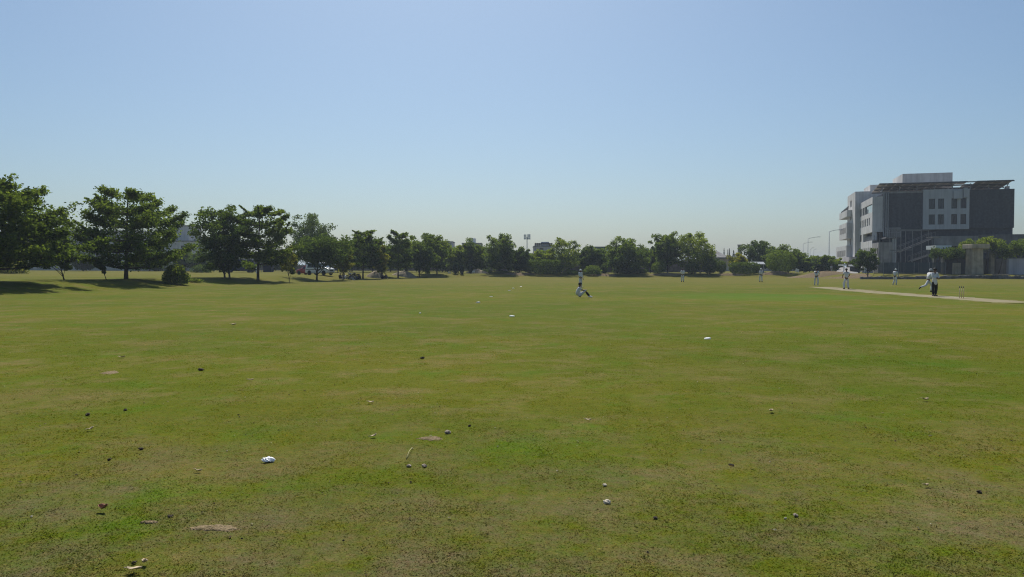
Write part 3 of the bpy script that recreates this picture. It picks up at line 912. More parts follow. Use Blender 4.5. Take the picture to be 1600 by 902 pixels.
T(1052, 1116, 363, 420, 158, 'open-crowned tree with a pale trunk and stray top twigs', trunk_px=1094, kind='round', leaf='leaf_fresh', n=5000, size=.31, trunk=.15, nl=22, bark='bark_pale', group=FAR, seed=27, gap=.7)
T(1136, 1170, 397, 424, 160, 'yellow-green small tree left of the white-roofed pavilion', trunk_px=1150, kind='round', leaf='leaf_yellow', n=2200, size=.31, trunk=.1, nl=12, group=FAR, seed=28)
T(1162, 1214, 377, 420, 176, 'dark bluish tree behind the white-roofed pavilion', trunk_px=1190, kind='round', leaf='leaf_dark', n=4200, size=.35, trunk=.15, nl=18, group=FAR, seed=29)
T(1196, 1250, 386, 424, 168, 'green tree behind the big clipped round bush', trunk_px=1232, kind='round', leaf='leaf_mid', n=4000, size=.34, trunk=.13, nl=16, group=FAR, seed=30)
T(1244, 1270, 400, 426, 164, 'low tree right of the big clipped round bush', trunk_px=1256, kind='round', leaf='leaf_mid', n=1900, size=.33, trunk=.1, nl=12, group=FAR, seed=31)
T(1262, 1306, 400, 428, 166, 'spreading low tree behind the earth bank', trunk_px=1284, kind='round', leaf='leaf_mid', n=3600, size=.33, trunk=.12, nl=16, group=FAR, seed=32)
T(1294, 1318, 402, 424, 174, 'small tree at the foot of the left end of the big building', trunk_px=1306, kind='round', leaf='leaf_fresh', n=1800, size=.33, trunk=.1, nl=10, group=FAR, seed=33)
T(1334, 1370, 389, 421, 134, 'small spreading tree in front of the grey building, right of the ramp', trunk_px=1356, kind='round', leaf='leaf_dark', n=2800, size=.27, trunk=.11, nl=14, group=FAR, seed=34)
# trees further back, seen between the others
k = 40
for (a, b, t, bt, Y, lab, lf) in (
        (-40, 40, 385, 420, 150, 'low leafy tree against the grey wall at the left picture edge', 'leaf_fresh'),
        (112, 150, 396, 422, 170, 'dark low tree in front of the long grey house', 'leaf_dark'),
        (205, 262, 392, 424, 178, 'leafy tree in front of the grey house behind the big spreading tree', 'leaf_dark'),
        (268, 312, 392, 416, 172, 'wide flat dark tree in front of the grey house above the round bush', 'leaf_mid'),
        (300, 345, 394, 422, 168, 'dark tree left of the twin-trunked tree', 'leaf_dark'),
        (378, 420, 396, 412, 180, 'green tree showing behind the layered tree trunk', 'leaf_mid'),
        (412, 470, 392, 424, 176, 'dark tree behind the yellowing sapling', 'leaf_dark'),
        (500, 556, 372, 423, 168, 'broad green tree filling the gap right behind the yellow-green sided tree', 'leaf_mid'),
        (552, 612, 371, 423, 172, 'broad green tree filling the gap behind the feathery-topped tree', 'leaf_mid'),
        (606, 664, 373, 423, 176, 'broad green tree filling the gap behind the spiky-tufted tree', 'leaf_fresh'),
        (660, 722, 377, 422, 180, 'broad green tree behind the tall bushy tree left of the cypresses', 'leaf_mid'),
        (906, 962, 389, 422, 178, 'broad green tree filling the gap behind the dome bush', 'leaf_mid'),
        (520, 580, 378, 422, 182, 'dark tree far behind the yellow-green sided tree', 'leaf_dark'),
        (580, 640, 380, 420, 190, 'dark tree far behind the yellow-capped tree', 'leaf_dark'),
        (640, 700, 384, 420, 196, 'dark tree far behind the sandy heap', 'leaf_dark'),
        (700, 745, 385, 416, 205, 'pale far tree under the rooftop water tank', 'leaf_fresh'),
        (745, 800, 386, 420, 205, 'dark far tree behind the tall tree with upright twigs', 'leaf_dark'),
        (795, 850, 394, 424, 200, 'far tree left of the mauve house', 'leaf_mid'),
        (850, 930, 396, 424, 200, 'far tree right of the mauve house', 'leaf_dark'),
        (925, 975, 394, 420, 198, 'far tree under the green roof', 'leaf_mid'),
        (985, 1050, 390, 420, 200, 'far dark tree behind the tall upright tree', 'leaf_dark'),
        (1085, 1120, 394, 420, 195, 'far tree left of the pale hipped roof', 'leaf_dark'),
        (1205, 1262, 392, 420, 210, 'far tree under the street lamps', 'leaf_mid')):
    T(a, b, t, bt, Y, lab, kind='round', leaf=lf, n=2800, size=.22 + Y * .0011, trunk=.14, nl=13, group=BACK, seed=k)
    k += 1
# conifers beyond the hipped house
for i, (px, ytop, w, lab) in enumerate(((1131, 388, 2.6, 'slim dark cypress just right of the pale hipped roof'), (1137, 390, 2.2, 'palest slim cypress, between two darker ones by the hipped roof'),
                                 (1139.5, 388.5, 2.2, 'slim dark cypress right of the pale slim cypress'), (1146, 391, 5.0, 'short wide dark cypress left of the beige tower'))):
    b_ = at(px, 236)
    make_shrub('cypress_tree', lab, b_, zpx(ytop, 236) - b_.z, w / 2 / F * 236, w / 2 / F * 236, 'conifer', 700, .22, 'cone', 'tree', 'slim cypresses behind the hipped house', seed=80 + i)

# shrubs
def S(px0, px1, ytop, Y, label, leaf='leaf_mid', n=2500, size=.17, shape='dome', name='shrub', group=None, seed=0, ry=None, cat='shrub'):
    c = (px0 + px1) / 2
    b_ = at(c, Y)
    rx = (px1 - px0) / 2 / F * Y
    return make_shrub(name, label, b_, zpx(ytop, Y) - b_.z, rx, ry or rx, leaf, n, size, shape, cat, group, seed)
S(256, 293, 404, 77, 'round sunlit yellow-green bush standing alone on the left bank', 'leaf_fresh', 3000, .19, 'dome', 'round_bush', seed=1)
S(284, 316, 434, 82, 'low green weedy clump right of the round sunlit bush', 'leaf_fresh', 900, .15, 'dome', 'weed_clump', seed=2, cat='plant')
S(707, 716.5, 412, 153, 'taller of the two dark clipped columnar cypresses', 'conifer', 900, .2, 'ball', 'clipped_cypress', 'dark clipped cypresses at the far boundary', 3)
S(718.5, 725, 414.5, 153, 'shorter of the two dark clipped columnar cypresses', 'conifer', 700, .2, 'ball', 'clipped_cypress', 'dark clipped cypresses at the far boundary', 4)
S(732, 739, 412, 156, 'dark narrow clipped shrub right of the two clipped cypresses', 'conifer', 600, .2, 'ball', 'clipped_cypress', seed=5)
S(822, 878, 406, 156, 'long dark clipped hedge left of the pale-trunked tree', 'leaf_dark', 5200, .24, 'hedge', 'hedge', seed=6, ry=1.4, cat='hedge')
S(911, 940, 410.5, 156, 'grey-green dome bush behind the standing fielder', 'leaf_mid', 2600, .2, 'dome', 'dome_bush', seed=7)
S(939, 950, 412, 158, 'small dark shrub right of the grey-green dome bush', 'leaf_dark', 1200, .2, 'ball', 'shrub', seed=8)
S(1017, 1041, 409, 156, 'round green clipped shrub left of the tall upright tree trunk', 'leaf_mid', 2200, .2, 'ball', 'shrub', seed=9)
S(1070, 1092, 410, 156, 'dark broad shrub left of the pale trunk', 'leaf_dark', 2000, .2, 'ball', 'shrub', seed=10)
S(1097, 1121, 403, 156, 'dark tall bush right of the pale trunk', 'leaf_dark', 2500, .21, 'ball', 'shrub', seed=11)
S(1118, 1135, 407, 157, 'dark bush in front of the hipped house', 'leaf_dark', 1700, .21, 'ball', 'shrub', seed=12)
S(1140, 1187, 410, 155, 'long dark clipped hedge left of the fielder near the pavilion', 'leaf_dark', 3800, .22, 'hedge', 'hedge', seed=13, ry=1.2, cat='hedge')
S(1198, 1244, 391, 155, 'big dark clipped round bush left of the earth bank', 'leaf_mid', 6000, .22, 'ball', 'round_bush', seed=14)
S(745, 770, 419, 158, 'dark low shrub under the broad tree', 'leaf_dark', 1500, .2, 'dome', 'shrub', seed=15)
S(770, 800, 422, 157, 'low dark shrub at the foot of the tall tree with upright twigs', 'leaf_dark', 1500, .2, 'dome', 'shrub', seed=16)
S(880, 905, 421, 157, 'low grey-green shrub in front of the brown wall', 'leaf_mid', 1300, .2, 'dome', 'shrub', seed=17)
S(958, 1012, 421, 157, 'long low shrub under the wide domed tree', 'leaf_dark', 2600, .2, 'hedge', 'shrub', seed=18, ry=1.0)
S(0, 40, 401, 118, 'leafy yellow-tipped shrub against the grey wall at far left', 'leaf_yellow', 2600, .22, 'dome', 'shrub', seed=19)
S(300, 330, 410, 150, 'dark shrub beside the grey house wall', 'leaf_dark', 1600, .22, 'dome', 'shrub', seed=20)
S(664, 672, 417, 152, 'small pale green shrub between two far trunks', 'leaf_fresh', 600, .2, 'dome', 'shrub', seed=21)

# ------------------------------------------------------------------ buildings
def wall_open(mb, axis, c, a0, a1, z0, z1, opens, depth, thick):
    """wall sheet in the plane axis = c with real openings; reveals run 'depth' inwards (signed)"""
    As = sorted({a0, a1} | {v for o in opens for v in o[:2]})
    Zs = sorted({z0, z1} | {v for o in opens for v in o[2:]})
    def P(a, d, z): return (c + d, a, z) if axis == 'x' else (a, c + d, z)
    for i in range(len(As) - 1):
        for j in range(len(Zs) - 1):
            am, zm = (As[i] + As[i + 1]) / 2, (Zs[j] + Zs[j + 1]) / 2
            if any(o[0] < am < o[1] and o[2] < zm < o[3] for o in opens): continue
            mb.add([P(As[i], 0, Zs[j]), P(As[i + 1], 0, Zs[j]), P(As[i + 1], 0, Zs[j + 1]), P(As[i], 0, Zs[j + 1])], [(0, 1, 2, 3)])
    for (p, q, r_, s) in opens:
        mb.add([P(p, 0, r_), P(q, 0, r_), P(q, 0, s), P(p, 0, s), P(p, depth, r_), P(q, depth, r_), P(q, depth, s), P(p, depth, s)],
               [(0, 1, 5, 4), (1, 2, 6, 5), (2, 3, 7, 6), (3, 0, 4, 7)])

def window(parent, axis, c, o, depth, glass='glass_dark', mull=1):
    """pane set back in its opening (the window) with a thin frame as its sub-part"""
    p, q, r_, s = o
    sg = 1 if depth > 0 else -1
    d0 = c + depth - sg * 0.02; d1 = c + depth + sg * 0.05
    w = MB()
    if axis == 'x': w.box(d0, d1, p - .03, q + .03, r_ - .03, s + .03)
    else: w.box(p - .03, q + .03, d0, d1, r_ - .03, s + .03)
    wo = w.build('window', M[glass], parent)
    f = MB()
    t = 0.07
    e0, e1 = d0 - sg * 0.07, d0 - sg * 0.003
    def bx(a, b, z0, z1):
        if axis == 'x': f.box(e0, e1, a, b, z0, z1)
        else: f.box(a, b, e0, e1, z0, z1)
    bx(p + .002, p + t, r_ + .002, s - .002); bx(q - t, q - .002, r_ + .002, s - .002)
    bx(p + t, q - t, r_ + .002, r_ + t); bx(p + t, q - t, s - t, s - .002)
    for i in range(mull):
        a = p + (q - p) * (i + 1) / (mull + 1)
        bx(a - .03, a + .03, r_ + t, s - t)
    f.build('frame', M['steel_dark'], wo)
    return wo

BY0 = 168.0
BX0 = (1362 - 800) / F * BY0
TH = R(16)
bs, bc = math.sin(TH), math.cos(TH)
BZ = tz(BX0, BY0) - 0.3
big = empty('office_building', (BX0, BY0, BZ), -TH)
tag(big, 'big grey five-storey building with dark cladding and a rooftop solar canopy at right', 'building')
def U(px):
    k = (px - 800) / F
    return (k * BY0 - BX0) / (bc + k * bs)
def V(px, u=0.0):
    k = (px - 800) / F
    x, y = BX0 + u * bc, BY0 - u * bs
    return (k * y - x) / (bs - k * bc)
def ZB(py, u=0.0, v=0.0):
    return CAM_H + (419 - py) / F * (BY0 - u * bs + v * bc) - BZ

# front face, dark cladding left and right of the light window bay
uA, uB, uC, uD = U(1378), U(1440), U(1512), U(1583)
zT = ZB(303, uA)
zL = ZB(358, uB)
zS = ZB(370, uB); zS2 = ZB(385, uB)
DEP = 30.0
b = MB()
b.box(uA, uB, 0, DEP, zL, zT)
b.build('clad_wall', M['cladding'], big)
b = MB(); b.box(uC, uD, 0, DEP - .01, zL + 0.01, zT + .35)
b.build('clad_wall', M['cladding'], big)
# light bay with eight windows, standing 0.5 m proud
bay = MB()
op = []
for (p, q) in ((1449, 1458.5), (1463, 1472.5), (1484, 1493), (1498.3, 1507.3)):
    for (t, bt) in ((310.3, 326.3), (335, 350.8)):
        u0, u1 = U(p), U(q)
        op.append((u0, u1, ZB(bt, (u0 + u1) / 2), ZB(t, (u0 + u1) / 2)))
zmin = {}
def snap(vals, tol=.25):
    out = []
    for v in sorted(vals):
        if not out or v - out[-1] > tol: out.append(v)
    return out
zr = snap([o[2] for o in op]); zq = snap([o[3] for o in op])
near = lambda v, L: min(L, key=lambda k: abs(k - v))
op = [(o[0], o[1], near(o[2], zr), near(o[3], zq)) for o in op]
wall_open(bay, 'y', -0.5, uB, uC, zL - .15, zT + .55, op, 0.35, 0.5)
bay.box(uB, uC, -0.12, DEP - .5, zL - .14, zT + .54)
bay.add([(uB, -.5, zL - .15), (uB, -.12, zL - .15), (uB, -.12, zT + .55), (uB, -.5, zT + .55)], [(0, 3, 2, 1)])
bay.add([(uC, -.5, zL - .15), (uC, -.12, zL - .15), (uC, -.12, zT + .55), (uC, -.5, zT + .55)], [(0, 1, 2, 3)])
bay.add([(uB, -.5, zL - .15), (uC, -.5, zL - .15), (uC, -.12, zL - .15), (uB, -.12, zL - .15)], [(0, 3, 2, 1)])
bay.add([(uB, -.5, zT + .55), (uC, -.5, zT + .55), (uC, -.12, zT + .55), (uB, -.12, zT + .55)], [(0, 1, 2, 3)])
bay.build('window_bay', M['panel_light'], big)
for i, o_ in enumerate(op): window(big, 'y', -0.5, o_, 0.32, 'glass_red' if i in (5, 6, 7) else 'glass_dark')
# the ducts standing on the bay's top right
for (p, q, t, bt) in ((1487, 1500, 298.5, 311), (1501.5, 1508, 294.5, 309.5)):
    d = MB(); d.box(U(p), U(q), -1.0, -0.504, ZB(bt, uC), ZB(t, uC))
    d.build('duct_box', M['panel_light'], big)
# dark recessed strip under it, grey slab band, dark lower floors
b = MB(); b.box(uA - .0, uD, 0.8, DEP - .02, zS - .02, zL - .004); b.build('recessed_wall', M['cladding'], big)
b = MB(); b.box(uA, U(1456) - .01, .9, DEP - .03, zS2 - .02, zS - .03); b.build('recessed_wall', M['cladding'], big)
b = MB(); b.box(U(1456), U(1524), -1.6, 1.2, zS2, zS); b.build('balcony_band', M['concrete'], big)
b = MB(); b.box(U(1524) + .01, uD + 14, -1.2, DEP - .05, zS2 + .2, zS + .25); b.build('wing_wall', M['concrete_dark'], big)
b = MB(); b.box(uA, uD + 13.8, 0.3, DEP - .06, -0.6, zS2 - .01)
b.build('lower_wall', M['cladding'], big)
low_op = []
for i in range(9):
    u0 = uA + 6 + i * 3.4
    low_op.append((u0, u0 + 1.9, ZB(408, u0), ZB(396, u0)))
for o_ in low_op: window(big, 'y', 0.0, o_, 0.2, 'glass_dark')
# left block: long lit side with window strips
v1, v2, v3 = V(1341), V(1335, -1.0), V(1323, -1.0)
zW = ZB(308, 0, 0)
side = MB()
so = []
def vspan(p, q): return tuple(sorted((V(p), V(q))))
def sz_(py, px): return ZB(py, 0, V(px))
# strip under the parapet: dark panes then a large sky reflecting pane
zs0, zs1 = sz_(334, 1356), sz_(321.5, 1356)
strip = []
for (p, q, gl) in ((1342.2, 1344.0, 'glass_dark'), (1344.7, 1346.3, 'glass_dark'), (1347.0, 1349.6, 'glass_dark'), (1350.2, 1361.6, 'glass_sky')):
    a, c_ = vspan(p, q); strip.append((max(a, .12), c_, zs0, zs1, gl))
zn0, zn1 = sz_(355, 1350), sz_(343.5, 1350)
for i in range(6):
    p = 1342.6 + i * 2.75
    a, c_ = vspan(p, p + 1.5); strip.append((max(a, .35), c_, zn0, zn1, 'glass_dark'))
zb0, zb1 = sz_(377.5, 1354), sz_(365, 1354)
a, c_ = vspan(1347.5, 1361.9); balc = (max(a, .1), c_, zb0, zb1)
a, c_ = vspan(1342.4, 1345.5); strip.append((a, c_, zb0 + .2, zb1, 'glass_dark'))
zg0, zg1 = sz_(398.5, 1352), sz_(388, 1352)
for i in range(6):
    p = 1342.6 + i * 3.1
    a, c_ = vspan(p, p + 1.5); strip.append((max(a, .35), c_, zg0, zg1, 'glass_dark'))
wall_open(side, 'x', 0.0, 0.0, v1 + .5, -0.6, zW, [s_[:4] for s_ in strip] + [balc], 0.9, 0.5)
zO = ZB(362.5, uA)
side.add([(0, 0, zO), (uA + .3, 0, zO), (uA + .3, 0, zW), (0, 0, zW)], [(0, 1, 2, 3)])
side.add([(0, 0, zW), (uA + .3, 0, zW), (uA + .3, v1 + 1, zW), (0, v1 + 1, zW)], [(0, 1, 2, 3)])
side.add([(0, 0, zO), (uA + .3, 0, zO), (uA + .3, 3.0, zO), (0, 3.0, zO)], [(3, 2, 1, 0)])
side.add([(.0, .0, -0.6), (.0, .0, zO), (uA + .2, 3.0, zO), (uA + .2, 3.0, -0.6)], [(3, 2, 1, 0)])
side.add([(1.6, 0.2, -0.6), (1.6, v1 + .4, -0.6), (1.6, v1 + .4, zW - .3), (1.6, 0.2, zW - .3)], [(3, 2, 1, 0)])
side.build('side_wall', M['plaster'], big)
for s_ in strip: window(big, 'x', 0.0, s_[:4], 0.25, s_[4], 0)
b = MB(); b.box(0.5, 0.6, balc[0], balc[1], balc[2], balc[2] + 1.0)
for i in range(12):
    vv = balc[0] + (balc[1] - balc[0]) * i / 11
    b.box(.35, .45, vv - .04, vv + .04, balc[2], balc[2] + 1.15)
b.build('railing', M['steel'], big)
b = MB(); b.box(1.45, 1.55, balc[0], balc[1], balc[2] + .3, balc[3] - .4); b.build('window', M['glass_dark'], big)
# roof parapet of the side block and the vertical pipes at the junction
for p in (1379.5, 1382.8, 1386):
    d = MB(); d.bar((U(p), -0.22, zO - 1), (U(p), -0.22, zT + .1), .13, .13, 8)
    d.build('drain_pipe', M['steel'], big)
# lower block coming forward
vF = V(1372)
lb = MB()
lo = []
uR = U(1383)
zLB = ZB(379, 0, vF)
for i in range(3):
    v0_ = vF + .7 + i * 2.2
    lo.append((v0_, v0_ + 1.1, ZB(398.5, 0, vF / 2), ZB(388, 0, vF / 2)))
wall_open(lb, 'x', -0.006, vF, -0.012, -0.6, zLB, lo, 0.3, .3)
lb.add([(-.006, vF, -.6), (uR, vF, -.6), (uR, vF, zLB), (-.006, vF, zLB)], [(0, 1, 2, 3)])
lb.add([(uR, vF, -.6), (uR, 0.29, -.6), (uR, 0.29, zLB), (uR, vF, zLB)], [(0, 1, 2, 3)])
lb.add([(-.006, vF, zLB), (uR, vF, zLB), (uR, -.012, zLB), (-.006, -.012, zLB)], [(0, 1, 2, 3)])
lb.build('porch_block', M['concrete'], big)
for o_ in lo: window(big, 'x', -0.006, o_, .22, 'glass_dark', 0)
# small cantilevered balcony with wire railing beside it
u0, u1 = U(1373), U(1394)
b = MB(); b.box(u0, u1, vF - 0.2, -0.01, ZB(372.5, u0, vF), ZB(370.5, u0, vF)); b.build('balcony_slab', M['concrete_dark'], big)
zr0, zr1 = ZB(370.5, u0, vF), ZB(357, u0, vF)
for i in range(15):
    uu = u0 + (u1 - u0) * i / 14
    d = MB(); d.bar((uu, vF - .1, zr0), (uu, vF - .1, zr1), .05, .05, 5); d.build('baluster', M['steel'], big)
d = MB(); d.box(u0, u1, vF - .17, vF - .03, zr1, zr1 + .1); d.box(u0, u1, vF - .15, vF - .05, (zr0 + zr1) / 2, (zr0 + zr1) / 2 + .06); d.build('handrail', M['steel'], big)
d = MB(); d.box(U(1383.5), U(1388.5), vF + .3, vF + .9, -0.6, ZB(373, u0, vF)); d.build('pillar', M['panel_light'], big)
# stair tower on the far left with small stacked windows
zTW = ZB(300, -1.0, v2)
tw = MB(); to = []
for (t, bt) in ((314, 324), (333, 344), (352, 363), (371.5, 383), (391.5, 403)):
    a, c_ = sorted((V(1327.2, -1.0), V(1329.4, -1.0)))
    zc = ZB((t + bt) / 2, -1.0, (a + c_) / 2); hh = (bt - t) / F * (BY0 + a * bc) / 2
    to.append((a, c_, zc - hh, zc + hh))
wall_open(tw, 'x', -1.0, v2, v3, -0.6, zTW, to, 0.5, .5)
uTR = 5.2
tw.add([(-1, v2, -.6), (uTR, v2, -.6), (uTR, v2, zTW), (-1, v2, zTW)], [(0, 1, 2, 3)])
tw.add([(-1, v2, zTW), (uTR, v2, zTW), (uTR, v3, zTW), (-1, v3, zTW)], [(0, 1, 2, 3)])
tw.add([(uTR, v2, -.6), (uTR, v3, -.6), (uTR, v3, zTW), (uTR, v2, zTW)], [(0, 1, 2, 3)])
tw.add([(-1, v3, -.6), (uTR, v3, -.6), (uTR, v3, zTW), (-1, v3, zTW)], [(3, 2, 1, 0)])
tw.build('stair_tower', M['plaster'], big)
for o_ in to: window(big, 'x', -1.0, o_, .4, 'glass_dark', 0)
# far balconied end: stacked projecting boxes
ue = -2.2
va, vb = V(1322.4, ue), V(1310.5, ue)
def bandz(py): return ZB(py, ue, (va + vb) / 2)
for (t, bt, ext) in ((331.5, 341.5, 0), (350.5, 374.5, 0), (385, 409.5, 6)):
    d = MB(); vb2 = vb + ext
    d.box(ue, 4.0, va + .6, vb2, bandz(bt), bandz(t)); d.build('balcony_box', M['plaster'], big)
    if t > 345:
        w0, w1 = va + 2.0, vb2 - 2.0
        g_ = MB()
        for i in range(4):
            x0 = w0 + (w1 - w0) * i / 4
            g_.box(ue - .03, ue - .004, x0 + .3, x0 + (w1 - w0) / 4 - .3, bandz(bt) + 1.4, bandz(t) - 1.1)
        g_.build('screen_panel', M['concrete'], big)
d = MB(); d.box(0.2, 3.8, va + .7, vb - 3.5, -.6, bandz(341)); d.build('core_wall', M['plaster'], big)
d = MB(); d.box(-.1, .19, va + 3, va + 5.4, bandz(383), bandz(376)); d.build('window', M['glass_dark'], big)
d = MB()
zc0, zc1 = bandz(330.0), bandz(313.0)
vq = V(1313.0, ue)
d.add([(0.5, va + .6, zc1), (3.5, va + .6, zc1), (ue, vq, zc0), (3.5, vq, zc0), (0.5, va + .6, zc1 - .4), (3.5, va + .6, zc1 - .4), (ue, vq, zc0 - .4), (3.5, vq, zc0 - .4)],
      [(0, 1, 3, 2), (4, 6, 7, 5), (0, 2, 6, 4), (1, 5, 7, 3), (2, 3, 7, 6), (0, 4, 5, 1)])
d.build('sloping_canopy', M['concrete_dark'], big)
# entrance under the tower: brown door between light posts
d = MB(); zd = ZB(409, -1.3, v2 + 3); d.box(-1.25, -1.02, V(1331.5, -1.2), V(1322.5, -1.2), -.6, zd); d.build('entrance_door', M['brownwall'], big)
d = MB(); d.box(-2.4, -1.01, V(1332.5, -1.6), V(1321.5, -1.6), zd, zd + 1.1); d.build('door_hood', M['mauve'], big)
# roof blocks
d = MB(); vr = 24.0
d.box(U(1403) + 3.2, U(1475) + 4.6, 14.0, 26.0, zT - .3, CAM_H + (419 - 272.5) / F * (BY0 - 8 * bs + 14 * bc) - BZ)
d.build('roof_room', M['plaster'], big)
d = MB()
d.box(2.6, 13.0, 21.0, 31.0, zT - .5, CAM_H + (419 - 290) / F * (BY0 + 21 * bc) - BZ); d.build('roof_room', M['plaster'], big)
d = MB(); d.box(U(1570.5), U(1576), .3, 1.3, zT + .35, ZB(291, uD)); d.build('water_tank', M['mauve'], big)
d = MB(); d.box(uA, uB - .02, -.06, .3, zT - .01, zT + .35); d.build('parapet', M['concrete'], big)
# solar canopy: tilted rows of panels on posts, near edge high, sloping away
can = empty('solar_canopy'); can.parent = big
NP = 15
cu0, cu1 = U(1371), U(1580)
vn, vf_ = -1.0, 9.0
zn_ = ZB(285.2, 12, vn); zf_ = ZB(302, 12, vf_) + .35
pan = {}
for i in range(NP):
    for j in range(3):
        if (i, j) in ((9, 1), (10, 0), (8, 2)): continue
        w = (cu1 - cu0) / NP
        t0, t1 = j / 3 + .012, (j + 1) / 3 - .012
        x0, x1 = cu0 + i * w + .05, cu0 + (i + 1) * w - .05
        ya, yb = vn + (vf_ - vn) * t0, vn + (vf_ - vn) * t1
        za, zb_ = zn_ + (zf_ - zn_) * t0, zn_ + (zf_ - zn_) * t1
        key = j
        if key not in pan:
            m_ = MB(); hh = .09
            m_.add([(0, 0, 0), (x1 - x0, 0, 0), (x1 - x0, yb - ya, zb_ - za), (0, yb - ya, zb_ - za),
                    (0, 0, hh), (x1 - x0, 0, hh), (x1 - x0, yb - ya, zb_ - za + hh), (0, yb - ya, zb_ - za + hh)],
                   [(3, 2, 1, 0), (4, 5, 6, 7), (0, 1, 5, 4), (1, 2, 6, 5), (2, 3, 7, 6), (3, 0, 4, 7)])
            pan[key] = m_.mesh('solar_panel', M['solar'])
        link('solar_panel', pan[key], can, (x0, ya, za))
for j in range(4):
    t = j / 3
    y_, z_ = vn + (vf_ - vn) * t, zn_ + (zf_ - zn_) * t
    d = MB(); d.box(cu0, cu1, y_ - .08, y_ + .08, z_ - .24, z_ - .02); d.build('beam', M['steel_dark'], can)
for i in range(8):
    uu = cu0 + .8 + (cu1 - cu0 - 1.6) * i / 7
    d = MB(); d.bar((uu, 0.6, zT), (uu, 0.6, zn_ - .3), .09); d.bar((uu, .6, zT + .3), (uu, 4.5, zn_ + (zf_ - zn_) * .55 - .3), .06)
    d.build('post', M['steel'], can)

# gate canopies and posts left of the small tree
gh = empty('gate_shelter', at(1340, 158), 0)
tag(gh, 'small white flat-roofed gate shelter beside the driveway ramp', 'shelter')
gp = 158 / F
def gz(py): return zpx(py, 158) - gh.location.z
d = MB(); d.box(-8 * gp, 9 * gp, -1.2, 2.0, gz(416.2), gz(413.6)); d.build('roof', M['whitepaint'], gh)
d = MB(); d.box(7.6 * gp, 10.0 * gp, -.5, .0, -.4, gz(416.4)); d.build('post', M['whitepaint'], gh)
d = MB(); d.box(-7.5 * gp, 7.4 * gp, 1.2, 1.5, -.4, gz(416.4)); d.build('back_wall', M['cladding'], gh)
d = MB(); d.box(10.4 * gp, 26 * gp, .6, 1.0, -.4, gz(414)); d.build('side_wall', M['mauve'], gh)
d = MB(); d.box(-26 * gp, -20.5 * gp, -1, 1.4, gz(415.4), gz(413.4)); d.build('roof', M['whitepaint'], gh)
d = MB(); d.bar((-21.5 * gp, 0, -.4), (-21.5 * gp, 0, gz(415.5)), .12); d.build('post', M['whitepaint'], gh)

# steel access stair in front of the dark wall
sy = 150.0
st = empty('steel_stair', at(1430, sy), 0)
tag(st, 'grey open steel stair and frame standing against the dark cladding', 'staircase')
sp_ = sy / F
def sx(px): return (px - 1430) * sp_
def szz(py): return zpx(py, sy) - st.location.z
for px in (1400, 1407, 1425, 1450):
    for yy in (0.0, 2.6):
        d = MB(); d.box(sx(px) - .05, sx(px) + .05, yy - .05, yy + .05, -.3, szz(360.5)); d.build('post', M['stair_steel'], st)
for yy in (-.04, 2.56):
    d = MB(); d.box(sx(1400) - .1, sx(1450) + .1, yy - .02, yy + .10, szz(360.5) + .003, szz(358.6)); d.build('beam', M['stair_steel'], st)
    d = MB(); d.box(sx(1400), sx(1425), yy + .12, yy + .2, szz(391.5), szz(390)); d.build('beam', M['stair_steel'], st)
for (pa, ya, pb, yb) in ((1405, 394.5, 1462, 371.0), (1425, 409, 1458, 397)):
    n = 16
    for yy in (.3, 1.7):
        d = MB(); d.bar((sx(pa), yy, szz(ya)), (sx(pb), yy, szz(yb)), .10, .10, 4); d.build('stringer', M['stair_steel'], st)
        d = MB(); d.bar((sx(pa), yy, szz(ya) + 1.05), (sx(pb), yy, szz(yb) + 1.05), .05, .05, 5)
        for i in range(9):
            t = i / 8; x_ = sx(pa) + (sx(pb) - sx(pa)) * t; z_ = szz(ya) + (szz(yb) - szz(ya)) * t
            d.bar((x_, yy, z_), (x_, yy, z_ + 1.05), .03, .03, 4)
        d.build('handrail', M['stair_steel'], st)
    tm = MB(); tm.box(-.16, .16, 0.36, 1.64, -.025, .025); tm = tm.mesh('tread', M['stair_steel'])
    for i in range(n):
        t = (i + .5) / n
        link('tread', tm, st, (sx(pa) + (sx(pb) - sx(pa)) * t, 0, szz(ya) + (szz(yb) - szz(ya)) * t + .08))
d = MB(); d.box(sx(1456), sx(1470), 0, 2.4, szz(371.5), szz(370)); d.build('landing', M['concrete'], st)

# practice net: poles with a hanging mesh
ny = 131.0
net = empty('practice_net', at(1430, ny), 0)
tag(net, 'long bluish practice net on thin poles below the steel stair', 'net')
np_ = ny / F
def nx_(px): return (px - 1430) * np_
def nz_(py): return zpx(py, ny) - net.location.z
for px in (1380, 1404, 1428, 1452, 1477):
    for yy in (0, 3.4):
        d = MB(); d.bar((nx_(px), yy, -.3), (nx_(px), yy, nz_(410)), .04, .04, 6); d.build('pole', M['steel'], net)
m_ = MB()
for yy in (0.05, 3.45):
    x0, x1, z0, z1 = nx_(1380), nx_(1477), .05, nz_(410.5)
    n1 = 130; n2 = 24
    for i in range(n1 + 1):
        x = x0 + (x1 - x0) * i / n1
        m_.box(x - .011, x + .011, yy - .011, yy + .011, z0, z1)
    for j in range(n2 + 1):
        z = z0 + (z1 - z0) * j / n2
        m_.box(x0, x1, yy + .012, yy + .034, z - .011, z + .011)
o = m_.build('netting', M['net'], net); o['kind'] = 'stuff'

